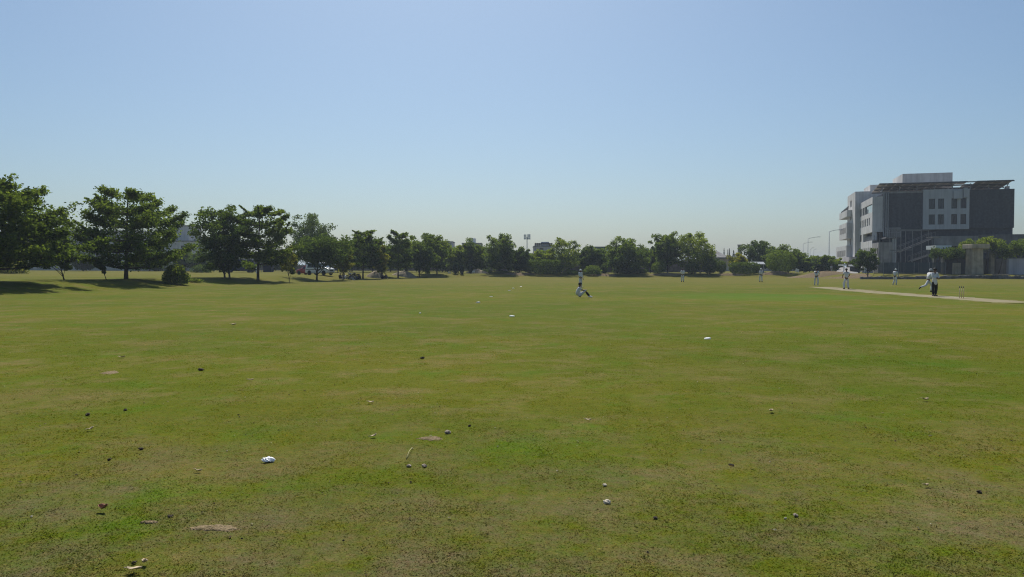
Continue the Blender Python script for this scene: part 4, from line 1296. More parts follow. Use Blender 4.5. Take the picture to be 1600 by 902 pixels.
# stone gate pillars with creeper pergola at right
def pillar(px0, px1, ytop, capx0, capx1, capy0, Y, label, seed):
    c = at((px0 + px1) / 2, Y); s = Y / F
    root = empty('gate_pillar', c)
    tag(root, label, 'pillar', 'stone pillars under the creepers')
    hw = (px1 - px0) / 2 * s
    zt = zpx(ytop, Y) - c.z
    m = MB(); m.add([(-hw * 1.05, -hw, -.3), (hw * 1.05, -hw, -.3), (hw * 1.05, hw, -.3), (-hw * 1.05, hw, -.3), (-hw * .95, -hw * .95, zt), (hw * .95, -hw * .95, zt), (hw * .95, hw * .95, zt), (-hw * .95, hw * .95, zt)],
                     [(3, 2, 1, 0), (4, 5, 6, 7), (0, 1, 5, 4), (1, 2, 6, 5), (2, 3, 7, 6), (3, 0, 4, 7)])
    m.build('shaft', M['beige'], root, bevel=.04)
    if capx1 > capx0:
        cw = (capx1 - capx0) / 2 * s; cc = ((capx0 + capx1) / 2 - (px0 + px1) / 2) * s
        m = MB(); m.box(cc - cw, cc + cw, -hw - .5, hw + .5, zt + .003, zpx(capy0, Y) - c.z); m.build('cap', M['beige'], root, bevel=.05)
    return root
pillar(1513, 1531, 389, 1510.5, 1538, 382, 129, 'tall beige stone pillar with a wide flat cap under green creepers', 1)
pillar(1490, 1499, 411, 0, 0, 0, 131, 'short beige stone pillar in the dark gap left of the tall capped pillar', 2)
pillar(1546, 1552, 396, 0, 0, 0, 133, 'slender grey-beige pillar right of the tall capped pillar', 3)
def vine(px0, px1, y0, y1, Y, label, leaf, n, seed, ry=2.0):
    c = at((px0 + px1) / 2, Y); s = Y / F
    r_ = make_shrub('creeper', label, c, 1, 1, 1, leaf, 10, .1, 'dome', 'creeper', 'creepers over the gate', seed)
    for kd in kids(r_): bpy.data.objects.remove(kd)
    rx = (px1 - px0) / 2 * s; z0, z1 = zpx(y1, Y) - c.z, zpx(y0, Y) - c.z
    nlump = max(4, int((px1 - px0) / 6))
    ps, tt = [], []
    for i in range(nlump):
        lx = -rx + 2 * rx * (i + .5) / nlump
        for q in range(3):
            ctr = np.array([lx + random.uniform(-.3, .3), random.uniform(-ry, ry) * .7, z0 + (z1 - z0) * random.uniform(.3, .8)])
            m_ = n // (nlump * 3)
            dv = RNG.normal(size=(m_, 3)); dv /= np.linalg.norm(dv, axis=1)[:, None]
            ps.append(ctr + dv * RNG.random((m_, 1)) ** .5 * np.array([rx / nlump * 1.9, ry * .6, (z1 - z0) * .34])); tt.append(RNG.normal(.38 + random.uniform(-.15, .15), .16, m_))
    ps = np.concatenate(ps); tt = np.concatenate(tt)
    link('foliage', leaves_mesh('foliage', ps, RNG.uniform(.18, .34, len(ps)), tt, M[leaf]), r_)
    t = MB()
    for q in range(4):
        x = -rx * .8 + 1.6 * rx * q / 3
        t.tube(curve3(Vector((x, random.uniform(-1, 1), -.2)), Vector((x + .4, .2, z0 * .6)), Vector((x * .8, 0, (z0 + z1) / 2)), 5), [.09, .08, .08, .07, .06, .05], 5)
    t.build('stem', M['bark'], r_, smooth=True)
vine(1458, 1516, 387, 406, 131, 'dark creeper mass hanging left of the tall capped pillar', 'leaf_dark', 4200, 61)
vine(1510, 1560, 371.5, 391, 133, 'pale green creeper heaped over the tall capped pillar', 'leaf_fresh', 4200, 62)
vine(1558, 1606, 376, 408, 131, 'green creeper at the right picture edge over the grey wall', 'leaf_mid', 4600, 63)
# pergola beams carrying them, dark back wall and low grey wall at the right edge
pg = empty('pergola', at(1510, 134)); tag(pg, 'concrete pergola slab with a pale left end carrying the creepers', 'pergola')
pz = lambda y: zpx(y, 134) - pg.location.z
px_ = lambda p: (p - 1510) * 134 / F
d = MB(); d.box(px_(1456), px_(1480), -1.2, 2.0, pz(390), pz(384)); d.build('slab', M['whitepaint'], pg)
d = MB(); d.box(px_(1480) + .01, px_(1556), -.9, 2.6, pz(394), pz(390.5)); d.build('beam', M['concrete'], pg)
for p in (1466, 1480, 1540, 1556):
    d = MB(); d.box(px_(p) - .18, px_(p) + .18, 1.2, 1.56, -.3, pz(394) - .003); d.build('post', M['concrete'], pg)
gw = empty('grey_garden_wall', at(1590, 130)); tag(gw, 'grey rough garden wall at the right picture edge below the creeper', 'wall')
d = MB(); d.box(-1.7, 7.5, -.3, .3, -.4, zpx(405, 130) - gw.location.z); d.build('wall', M['mauve'], gw)
d = MB(); d.box(-1.85, 7.6, -.4, .4, zpx(405, 130) - gw.location.z + .003, zpx(403.5, 130) - gw.location.z); d.build('coping', M['concrete'], gw)
gw2 = empty('grey_garden_wall', at(1556, 136)); tag(gw2, 'low dark grey wall in shade between the pillars', 'wall')
d = MB(); d.box(-4.6, 1.9, -.2, .2, -.4, zpx(405, 136) - gw2.location.z); d.build('wall', M['concrete_dark'], gw2)
d = MB(); d.box(-9.5, -4.62, -.2, .2, -.4, zpx(398, 136) - gw2.location.z); d.build('gate_leaf', M['steel_dark'], gw2)
# low retaining kerb of rough stones along the right edge of the field
kb = empty('stone_kerb', at(1345, 126)); tag(kb, 'low dark stone kerb along the right far edge of the field', 'kerb')
L0, L1 = at(1344, 127), at(1640, 123)
N_ = 60
for i in range(N_):
    p = L0.lerp(L1, i / N_); q = L0.lerp(L1, (i + .96) / N_)
    h = .34 + .14 * random.random()
    m = MB(); zb = tz(p.x, p.y)
    dx = Vector(q) - Vector(p); nrm = Vector((-dx.y, dx.x, 0)).normalized() * .22
    vs = []
    for zz in (-.25, h):
        for c_ in (p + nrm, p - nrm, q - nrm, q + nrm):
            vs.append((c_.x - kb.location.x, c_.y - kb.location.y, zb + zz - kb.location.z + (random.uniform(-.04, .04) if zz > 0 else 0)))
    m.add(vs, [(0, 1, 2, 3), (7, 6, 5, 4), (0, 4, 5, 1), (1, 5, 6, 2), (2, 6, 7, 3), (3, 7, 4, 0)])
    m.build('stone', M['concrete_dark'], kb, bevel=.03, fix=True)
# paler slabs lying on the bank at right
for (px, Y, w, lab) in ((1445, 127.5, 2.6, 'pale flat slab on the bank below the practice net'), (1563, 127, 2.4, 'pale flat slab on the bank near the right wall')):
    c = at(px, Y)
    m = MB(); m.box(-w / 2, w / 2, -.5, .5, -.05, .16)
    o = m.build('flat_slab', M['sand'], None, loc=(c.x, c.y, c.z), bevel=.03)
    tag(o, lab, 'slab')

def house(name, label, px0, px1, ytop, Y, m, depth=9, wins=(), rot=0.0, roof=None, cat='building', parapet=True, extra=None):
    c = at((px0 + px1) / 2, Y); s = Y / F
    root = empty(name, c, rot); tag(root, label, cat)
    hw = (px1 - px0) / 2 * s
    zt = zpx(ytop, Y) - c.z
    cx = (px0 + px1) / 2
    ops = [((a - cx) * s, (b_ - cx) * s, zpx(d_, Y) - c.z, zpx(t, Y) - c.z) for (a, b_, t, d_) in wins]
    mb = MB()
    wall_open(mb, 'y', 0, -hw, hw, -.5, zt, ops, .35, .3)
    mb.add([(-hw, 0, -.5), (-hw, depth, -.5), (-hw, depth, zt), (-hw, 0, zt)], [(0, 3, 2, 1)][::-1])
    mb.add([(hw, 0, -.5), (hw, depth, -.5), (hw, depth, zt), (hw, 0, zt)], [(0, 1, 2, 3)])
    mb.add([(-hw, depth, -.5), (hw, depth, -.5), (hw, depth, zt), (-hw, depth, zt)], [(3, 2, 1, 0)])
    mb.add([(-hw, 0, zt), (hw, 0, zt), (hw, depth, zt), (-hw, depth, zt)], [(0, 1, 2, 3)])
    mb.build('wall', M[m], root)
    for o_ in ops: window(root, 'y', 0, o_, .3, 'glass_dark', 1)
    if parapet:
        p = MB(); p.box(-hw - .15, hw + .15, -.15, depth + .15, zt + .003, zt + .3); p.build('roof', M[roof or 'concrete'], root)
    return root, c, s, zt, hw
# left background
house('grey_house', 'long grey flat-roofed house behind the trees at far left', 55, 212, 362, 205, 'concrete_pale', 12,
      [(p, p + 9, t, t + 9) for p in (75, 100, 125, 150, 180) for t in (374, 395)])
house('grey_house', 'grey concrete house with dark window slots above the round bush', 204, 297, 378, 200, 'plaster', 10,
      [(252, 263, 403, 407), (283, 293, 384, 388), (225, 236, 403, 407), (215, 228, 385, 390)])
house('stair_block', 'tall plain grey stair block rising behind the house above the round bush', 263, 296.5, 354, 206, 'plaster', 8, [(270, 276, 362, 370)])
house('pale_house', 'pale house with a reddish roof edge between the big tree and the twin-trunked tree', 296, 346, 372, 214, 'plaster', 10, [(318, 325, 380, 386), (330, 336, 380, 386)], roof='redroof')
house('olive_house', 'lower beige house in front of the pale house with the reddish roof edge', 297, 311, 377, 209, 'beige', 5)
# walls behind the trees: pillars and panels
def long_wall(name, label, px0, px1, ytop, Y, m, panel=4.5):
    c = at((px0 + px1) / 2, Y); s = Y / F
    root = empty(name, c); tag(root, label, 'wall')
    x0, x1 = (px0 - (px0 + px1) / 2) * s, (px1 - (px0 + px1) / 2) * s
    zt = zpx(ytop, Y) - c.z
    n = max(1, int((x1 - x0) / panel))
    w = (x1 - x0) / n
    pm = MB(); pm.box(.2, w - .2, -.1, .1, -1.2, zt - .25); pm = pm.mesh('panel', M[m])
    po = MB(); po.box(-.2, .2, -.18, .18, -1.2, zt); po = po.mesh('post', M[m])
    for i in range(n):
        link('panel', pm, root, (x0 + i * w, 0, 0))
    for i in range(n + 1): link('post', po, root, (x0 + i * w, 0, 0))
    return root
long_wall('boundary_wall', 'long grey boundary wall behind the trees at far left', -60, 330, 410, 186, 'concrete_pale')
long_wall('boundary_wall', 'brown boundary wall behind the trees in the middle distance', 862, 1116, 407, 178, 'brownwall')
long_wall('boundary_wall', 'grey-brown boundary wall behind the parked vehicles and far trees', 400, 862, 413, 215, 'brownwall')
long_wall('boundary_wall', 'grey wall behind the hedges left of the big building', 1118, 1312, 413, 205, 'concrete_pale')
# centre background
house('distant_block', 'pale distant block just above the trees left of the water tank', 692, 707, 378.5, 300, 'mauve', 12)
r0, c0, s0, zt0, hw0 = house('distant_block', 'distant flat block carrying a small rooftop water tank', 722, 752, 381, 290, 'mauve', 12)
d = MB(); d.lathe([(.05, 0), (1.3, 0), (1.3, 1.6), (1.2, 1.75), (.05, 1.8)], 14, c=(0.2, 3, zt0 + .3)); d.build('water_tank', M['whitepaint'], r0, smooth=False)
r1, c1, s1, zt1, hw1 = house('mauve_house', 'mauve-grey house with a dark rooftop solar rack beside the floodlight', 834, 866, 386, 262, 'mauve', 10, [(843, 849, 388, 392)])
d = MB(); d.box((846 - 850) * s1, (858 - 850) * s1, 1, 6, zt1, zpx(378, 262) - c1.z); d.build('roof_room', M['mauve'], r1)
rk = empty('solar_rack'); rk.parent = r1
for i in range(9):
    x = (835.5 + i * 3.1 - 850) * s1
    m = MB(); z0 = zpx(380.5, 262) - c1.z
    m.add([(x, .2, z0), (x + 2.9 * s1, .2, z0), (x + 2.9 * s1, 3.2, z0 - .8), (x, 3.2, z0 - .8), (x, .2, z0 + .12), (x + 2.9 * s1, .2, z0 + .12), (x + 2.9 * s1, 3.2, z0 - .68), (x, 3.2, z0 - .68)],
          [(3, 2, 1, 0), (4, 5, 6, 7), (0, 1, 5, 4), (1, 2, 6, 5), (2, 3, 7, 6), (3, 0, 4, 7)])
    m.build('solar_panel', M['steel_dark'], rk)
for i in range(5):
    m = MB(); x = (837 + i * 6.5 - 850) * s1; m.bar((x, 1, zt1), (x, 1, zpx(381, 262) - c1.z), .07); m.build('post', M['steel'], rk)
r2, c2, s2, zt2, hw2 = house('green_roofed_hall', 'distant hall with a flat dark green roof and white bands', 932, 956, 391, 270, 'whitepaint', 10, parapet=False)
d = MB(); d.box(-hw2 - .8, hw2 + .8, -.8, 10.5, zpx(388.8, 270) - c2.z, zpx(385.6, 270) - c2.z); d.build('roof', M['greenroof'], r2)
d = MB(); d.box(-hw2, hw2, 0.4, 9.5, zt2 + .004, zpx(388.9, 270) - c2.z); d.build('clerestory', M['glass_sky'], r2)
for yy in (394.2, 398.5):
    d = MB(); d.box(-hw2 + .1, hw2 - .1, -.25, -.004, zpx(yy + 2.4, 270) - c2.z, zpx(yy, 270) - c2.z); d.build('fascia_band', M['greenroof'], r2)
# hipped house
hc = at(1126, 222); hr = empty('hipped_house', hc); tag(hr, 'low house with a pale hipped roof left of the beige tower', 'building')
hs = 222 / F
hx = lambda p: (p - 1126) * hs
hz = lambda y: zpx(y, 222) - hc.z
d = MB(); d.box(hx(1112), hx(1139), 0.6, 8, -.5, hz(403)); d.build('wall', M['beige'], hr)
e0, e1, hh = hx(1110.5), hx(1140.5), hz(402.6)
d = MB(); d.add([(e0, 0, hh), (e1, 0, hh), (e1, 9, hh), (e0, 9, hh), (hx(1122), 4.5, hz(391.5)), (hx(1126), 4.5, hz(391.5))], [(0, 1, 5, 4), (1, 2, 5), (2, 3, 4, 5), (3, 0, 4), (3, 2, 1, 0)])
d.build('roof', M['concrete'], hr)
d = MB(); d.box(e0 - .1, e1 + .1, -.1, -.005, hh - .35, hh + .05); d.build('fascia', M['concrete_dark'], hr)
tc_ = at(1155.5, 240); tr = empty('beige_tower', tc_, R(-18)); tag(tr, 'plain square beige concrete tower rising above the trees', 'tower')
tw_ = 7.4 / 2 * 240 / F * .80
d = MB(); zt_ = zpx(384, 240) - tc_.z; d.box(-tw_, tw_, -tw_, tw_, -.5, zt_); d.build('shaft', M['beige'], tr)
d = MB(); d.box(-tw_ - .1, tw_ + .1, -tw_ - .1, tw_ + .1, zt_ + .003, zt_ + .3); d.build('cap', M['concrete'], tr)
for q in (-.45, .05, .5):
    d = MB(); d.box(q * tw_ - .07, q * tw_ + .07, -tw_ - .06, -tw_ - .004, .2, zt_ - .2); d.build('rib', M['concrete'], tr)
# white-roofed pavilion
pc = at(1181, 166); pr = empty('pavilion', pc); tag(pr, 'small open pavilion with a white flat roof behind the right fielder', 'pavilion')
ps_ = 166 / F
d = MB(); zr_ = zpx(413, 166) - pc.z
d.add([(-11 * ps_, -1.5, zr_), (11 * ps_, -1.5, zr_), (11 * ps_, 2.5, zr_), (-11 * ps_, 2.5, zr_), (-9.5 * ps_, -.9, zr_ + .5), (9.5 * ps_, -.9, zr_ + .5), (9.5 * ps_, 1.9, zr_ + .5), (-9.5 * ps_, 1.9, zr_ + .5)],
      [(3, 2, 1, 0), (4, 5, 6, 7), (0, 1, 5, 4), (1, 2, 6, 5), (2, 3, 7, 6), (3, 0, 4, 7)])
d.build('roof', M['whitepaint'], pr)
for (x, y) in ((-9.5, -1), (9.5, -1), (-9.5, 2), (9.5, 2)):
    d = MB(); d.box(x * ps_ - .09, x * ps_ + .09, y - .09, y + .09, -.3, zr_ - .003); d.build('post', M['steel'], pr)
d = MB(); d.box(-9 * ps_, 9 * ps_, 1.6, 1.8, -.3, 1.0); d.build('back_panel', M['navy_cloth'], pr)
# white board near the round bush and low shed left
for (nm, px, py, Y, w, h, rz, lab) in (('white_board', 1245, 422.5, 158, .75, .65, .3, 'tilted white board beside the big clipped round bush'), ('white_box', 740, 424.5, 156, .6, .35, 0, 'small white box under the broad far trees'),
                               ('white_box', 702, 426, 154, .55, .3, .2, 'small pale box left of the clipped cypresses')):
    c = at(px, Y)
    m = MB(); m.box(-w / 2, w / 2, -.04, .04, 0, h); m.box(-w / 2 + .02, -w / 2 + .08, -.1, -.044, -.6, h * .8); m.box(w / 2 - .08, w / 2 - .02, -.1, -.044, -.6, h * .8)
    o = m.build(nm, M['whitepaint'], None, loc=(c.x, c.y, zpx(py, Y) - h / 2))
    o.rotation_euler = (0, rz * .9, rz)
    tag(o, lab, 'board' if nm == 'white_board' else 'box')

# floodlight: pole with four panels of lamps
fc = at(823.5, 215)
fl = empty('floodlight', fc); tag(fl, 'floodlight mast with square lamp arrays above the far trees', 'floodlight')
fz = lambda y: zpx(y, 215) - fc.z
fs_ = 215 / F
d = MB(); d.bar((0, 0, -.4), (0, 0, fz(371)), .16, .10, 10); d.build('pole', M['lamp_post'], fl)
d = MB(); d.box(-5 * fs_, 5 * fs_, -.06, .06, fz(371), fz(370.3)); d.build('crossbar', M['lamp_post'], fl)
for (x0, x1, y0, y1, tilt) in ((-5.2, -.9, 366.6, 374.6, .1), (.3, 5.4, 366.3, 374.6, -.1)):
    for i in range(2):
        for j in range(3):
            a = x0 + (x1 - x0) * i / 2 + .15; e = x0 + (x1 - x0) * (i + 1) / 2 - .15
            t = y0 + (y1 - y0) * j / 3 + .2; bt = y0 + (y1 - y0) * (j + 1) / 3 - .2
            m = MB(); m.box(a * fs_, e * fs_, -.35 + j * .08, -.12 + j * .08, fz(bt), fz(t)); lp = m.build('lamp_head', M['lamp_post'], fl)
            m = MB(); m.box(a * fs_ + .05, e * fs_ - .05, -.37 + j * .08, -.355 + j * .08, fz(bt) + .05, fz(t) - .05); m.build('lamp_glass', M['lamp_glass'], lp)

# street lamps along the road beyond
for (px, ytop, Y, arm, lab) in ((1295, 362, 175, 15, 'nearest and tallest street lamp left of the big building'), (1262, 373, 240, 15, 'second nearest street lamp with an arm to the right'),
                                (1254.5, 381, 300, 11, 'third street lamp, left of the second one'), (1265.5, 390, 390, 3, 'faint far street lamp right of the second one'), (1270.5, 392, 430, 2.5, 'faintest farthest street lamp')):
    c = at(px, Y); s = Y / F
    root = empty('street_lamp', c); tag(root, lab, 'street lamp', 'street lamps along the road')
    zt = zpx(ytop, Y) - c.z
    d = MB(); d.bar((0, 0, -.4), (0, 0, zt), .11, .065, 8); d.build('pole', M['lamp_post'], root, smooth=True)
    d = MB(); d.tube(curve3(Vector((0, 0, zt - .1)), Vector((arm * .45 * s, 0, zt + .35)), Vector((arm * s, 0, zt + 2.0 * s * 1.2)), 6), [.06] * 7, 6); d.build('arm', M['lamp_post'], root)
    d = MB(); d.box(arm * s - .1, arm * s + .8, -.14, .14, zt + 2.4 * s - .06, zt + 2.4 * s + .1); d.build('lamp_head', M['lamp_post'], root)

# dark parked minibus and shelter behind the left trees
def loft_car(root, st, m, name='body'):
    """body lofted through cross-sections (x, z_bottom, z_belt, z_roof, half_width, half_width_roof)"""
    vs, fs = [], []
    for (x, zb, zl, zr, w, wr) in st:
        half = [(0, zb), (w * .86, zb), (w * .985, zb + .16), (w, (zb + zl) / 2 + .05), (w * .975, zl), (wr * 1.0, zl + (zr - zl) * .88), (wr * .86, zr), (0, zr + .025)]
        sec = half + [(-y, z) for y, z in half[-2:0:-1]]
        vs += [(x, y, z) for y, z in sec]
    n = 14
    for i in range(len(st) - 1):
        for k in range(n):
            k2 = (k + 1) % n
            fs.append((i * n + k, i * n + k2, (i + 1) * n + k2, (i + 1) * n + k))
    fs.append(tuple(range(n - 1, -1, -1))); fs.append(tuple((len(st) - 1) * n + k for k in range(n)))
    b = MB(); b.add(vs, fs)
    o = b.build(name, m, root, smooth=False, fix=True)
    md = o.modifiers.new('bevel', 'BEVEL'); md.width = .035; md.segments = 2; md.limit_method = 'ANGLE'; md.angle_limit = R(25)
    return o
def st_at(st, x):
    for a, b in zip(st, st[1:]):
        lo, hi = sorted((a, b), key=lambda s: s[0])
        if lo[0] <= x <= hi[0]:
            t = (x - lo[0]) / (hi[0] - lo[0] + 1e-9)
            return [lo[i] + (hi[i] - lo[i]) * t for i in range(6)]
    return st[-1]
def side_glass(root, st, x0, x1, x0t, x1t, sgn, t0=.08, t1=.82, name='side_window'):
    b = MB()
    def P(x, t, off):
        s = st_at(st, x); z = s[2] + (s[3] - s[2]) * .88 * t
        y = s[4] * .975 + (s[5] - s[4] * .975) * t
        return (x, sgn * (y + off), z)
    q = [P(x0, t0, .012), P(x1, t0, .012), P(x1t, t1, .012), P(x0t, t1, .012)]
    q2 = [P(x0, t0, -.02), P(x1, t0, -.02), P(x1t, t1, -.02), P(x0t, t1, -.02)]
    b.add(q + q2, [(0, 1, 2, 3), (7, 6, 5, 4), (0, 4, 5, 1), (1, 5, 6, 2), (2, 6, 7, 3), (3, 7, 4, 0)])
    return b.build(name, M['glass_dark'], root, fix=True)
def end_glass(root, p, name, m='glass_sky'):
    """windscreen: four corner points, given proud of the body"""
    b = MB(); a, b_, c, d = [Vector(v) for v in p]
    n = (b_ - a).cross(d - a).normalized() * .015
    b.add([a + n, b_ + n, c + n, d + n, a - n, b_ - n, c - n, d - n], [(0, 1, 2, 3), (7, 6, 5, 4), (0, 4, 5, 1), (1, 5, 6, 2), (2, 6, 7, 3), (3, 7, 4, 0)])
    return b.build(name, M[m], root, fix=True)
def wheel(root, x, y, r, w, sgn):
    t = MB(); t.lathe([(r * .62, -w / 2), (r * .9, -w / 2), (r, -w * .3), (r, w * .3), (r * .9, w / 2), (r * .62, w / 2)], 20, 'y', (x, y, r))
    tyre = t.build('wheel', M['rubber'], root)
    m = MB(); m.lathe([(.05, -w * .3), (r * .62, -w * .3), (r * .64, w * .42), (r * .5, w * .46), (r * .16, w * .36), (.03, w * .40)] if sgn > 0 else
                      [(.03, -w * .40), (r * .16, -w * .36), (r * .5, -w * .46), (r * .64, -w * .42), (r * .62, w * .3), (.05, w * .3)], 14, 'y', (x, y, r))
    m.build('rim', M['steel'], tyre)
def make_car(name, label, cat, loc, rz, st, paint, glass, wheels, r, screen, rear, group=None, stripe=False):
    root = empty(name, loc, rz); tag(root, label, cat, group)
    loft_car(root, st, M[paint])
    for s in (-1, 1):
        for g_ in glass: side_glass(root, st, *g_, s)
        for x in wheels:
            y = s * (st_at(st, x)[4] - .09)
            wheel(root, x, y, r, .2, s)
            m = MB(); m.lathe([(.02, -.012), (r * 1.22, -.012), (r * 1.22, .012), (.02, .012)], 18, 'y', (x, s * (st_at(st, x)[4] - .002), r * 1.02)); m.build('wheel_arch', M['plastic_dark'], root)
    end_glass(root, screen, 'windscreen'); end_glass(root, rear, 'rear_window', 'glass_dark')
    xf = st[0][0]; xr = st[-1][0]
    f = st_at(st, xf - .02); rr = st_at(st, xr + .02)
    for s in (-1, 1):
        m = MB(); m.box(xf - .12, xf + .03, s * f[4] * .58, s * f[4] * .97, f[2] - .22, f[2] - .05); m.build('headlight', M['lamp_glass'], root, bevel=.02)
        m = MB(); m.box(xr - .03, xr + .10, s * rr[4] * .80, s * rr[4] * .99, rr[2] - .12, rr[2] + .28); m.build('tail_light', M['lamp_red'], root, bevel=.02)
        m = MB(); m.box(screen[0][0] - .35, screen[0][0] - .2, s * (f[4] + .05), s * (f[4] + .22), f[2] + .12, f[2] + .30); m.build('mirror', M[paint], root, bevel=.02)
    m = MB(); m.box(xf - .1, xf + .07, -f[4] * .94, f[4] * .94, f[1] + .02, f[1] + .24); m.build('bumper', M[paint], root, bevel=.03)
    m = MB(); m.box(xf - .02, xf + .045, -f[4] * .5, f[4] * .5, f[2] - .24, f[2] - .08); m.build('grille', M['plastic_dark'], root)
    m = MB(); m.box(xf + .02, xf + .09, -f[4] * .7, f[4] * .7, f[1] + .05, f[1] + .16); m.build('air_intake', M['plastic_dark'], root)
    m = MB(); m.box(xr - .07, xr + .1, -rr[4] * .94, rr[4] * .94, rr[1] + .02, rr[1] + .24); m.build('bumper', M[paint], root, bevel=.03)
    if stripe:
        for s in (-1, 1):
            m = MB(); w = st_at(st, 0)[4]
            m.box(st[-2][0] + .1, 1.4, s * (w + .002), s * (w + .012), .82, .90); m.build('side_stripe', M['plastic_dark'], root)
    return root
VAN = [(2.22, .34, .84, .90, .74, .60), (2.12, .26, .93, .99, .82, .66), (1.55, .24, 1.04, 1.16, .84, .72), (1.35, .24, 1.06, 1.24, .84, .72), (.72, .24, 1.07, 1.84, .84, .68),
       (.45, .24, 1.07, 1.93, .84, .68), (-1.3, .24, 1.07, 1.95, .84, .68), (-1.95, .25, 1.07, 1.90, .83, .66), (-2.18, .30, 1.02, 1.55, .80, .70), (-2.25, .36, .95, 1.15, .76, .70)]
VAN_GLASS = [(.98, .42, .74, .40), (.34, -.62, .34, -.62), (-.72, -1.82, -.72, -1.74)]
VAN_GLASS = [(b_, a_, d_, c_) for a_, b_, c_, d_ in VAN_GLASS]
vl = at(500, 121)
make_car('white_van', 'white people-carrier van parked facing right under the trees', 'van', (vl.x, vl.y, vl.z), R(-27), VAN, 'carwhite', VAN_GLASS, (1.42, -1.38), .32,
         [(1.42, -.62, 1.26), (1.42, .62, 1.26), (.80, .58, 1.80), (.80, -.58, 1.80)], [(-2.21, .6, 1.18), (-2.21, -.6, 1.18), (-2.02, -.56, 1.74), (-2.02, .56, 1.74)], stripe=True)
HATCH = [(1.80, .30, .62, .68, .66, .56), (1.70, .22, .72, .78, .74, .62), (.95, .20, .86, .94, .77, .66), (.75, .20, .88, 1.02, .77, .64), (.25, .20, .90, 1.40, .77, .58), (0, .20, .90, 1.46, .77, .58),
         (-1.1, .20, .92, 1.44, .77, .58), (-1.55, .22, .92, 1.30, .75, .58), (-1.72, .28, .86, 1.0, .72, .62), (-1.78, .34, .74, .84, .68, .60)]
HATCH_GLASS = [(-.40, .36, -.40, .20), (-1.30, -.48, -1.20, -.48)]
hl = at(480.5, 126)
make_car('red_car', 'red hatchback parked behind the rear of the white van', 'car', (hl.x, hl.y, hl.z), R(150), HATCH, 'carred', HATCH_GLASS, (1.12, -1.08), .28,
         [(.80, -.56, 1.04), (.80, .56, 1.04), (.32, .5, 1.38), (.32, -.5, 1.38)], [(-1.74, .54, .98), (-1.74, -.54, .98), (-1.60, -.5, 1.26), (-1.60, .5, 1.26)])
# dark minibus behind the layered tree
bl = at(374, 158)
BUS = [(3.3, .40, 1.1, 1.2, .92, .84), (3.24, .32, 1.25, 1.9, 1.0, .90), (2.9, .30, 1.28, 2.45, 1.02, .92), (2.5, .30, 1.30, 2.62, 1.02, .93), (-3.0, .30, 1.30, 2.62, 1.02, .93), (-3.24, .36, 1.28, 2.50, 1.0, .90), (-3.3, .42, 1.15, 1.5, .95, .88)]
bg = [(x, x + 1.05, x, x + 1.05) for x in (-2.9, -1.7, -.5, .7)]
bus = make_car('dark_minibus', 'dark minibus parked broadside behind the twin-trunked tree', 'minibus', (bl.x, bl.y, bl.z), R(3), BUS, 'navy_cloth', bg, (2.2, -2.0), .40,
         [(3.27, -.8, 1.3), (3.27, .8, 1.3), (2.95, .78, 2.38), (2.95, -.78, 2.38)], [(-3.27, .8, 1.4), (-3.27, -.8, 1.4), (-3.2, -.78, 2.3), (-3.2, .78, 2.3)])
for i in range(4):
    m = MB(); x = -2.7 + i * 1.5; m.box(x, x + .8, -.95, .95, 2.64, 2.72); m.build('roof_vent', M['whitepaint'], bus, bevel=.02)
sh = at(417, 168); shr = empty('bus_shelter', sh); tag(shr, 'small shelter with a thin pale flat roof behind the layered tree trunk', 'shelter')
zz = zpx(411.5, 168) - sh.z
m = MB(); m.box(-1.25, 1.25, -.7, 1.2, zz - .14, zz + .06); m.build('roof', M['whitepaint'], shr)
for x in (-1.1, 1.1):
    m = MB(); m.bar((x, 0, -.3), (x, 0, zz - .15), .05); m.build('post', M['steel'], shr)
m = MB(); m.box(-1.1, 1.1, 1.0, 1.08, -.1, zz - .3); m.build('back_panel', M['navy_cloth'], shr)
c = at(400.5, 146); m = MB(); m.lathe([(.05, -.2), (.09, -.2), (.09, .95), (.05, 1.02)], 10)
tag(m.build('white_post', M['whitepaint'], None, loc=c), 'short white post just left of the layered tree trunk', 'post')

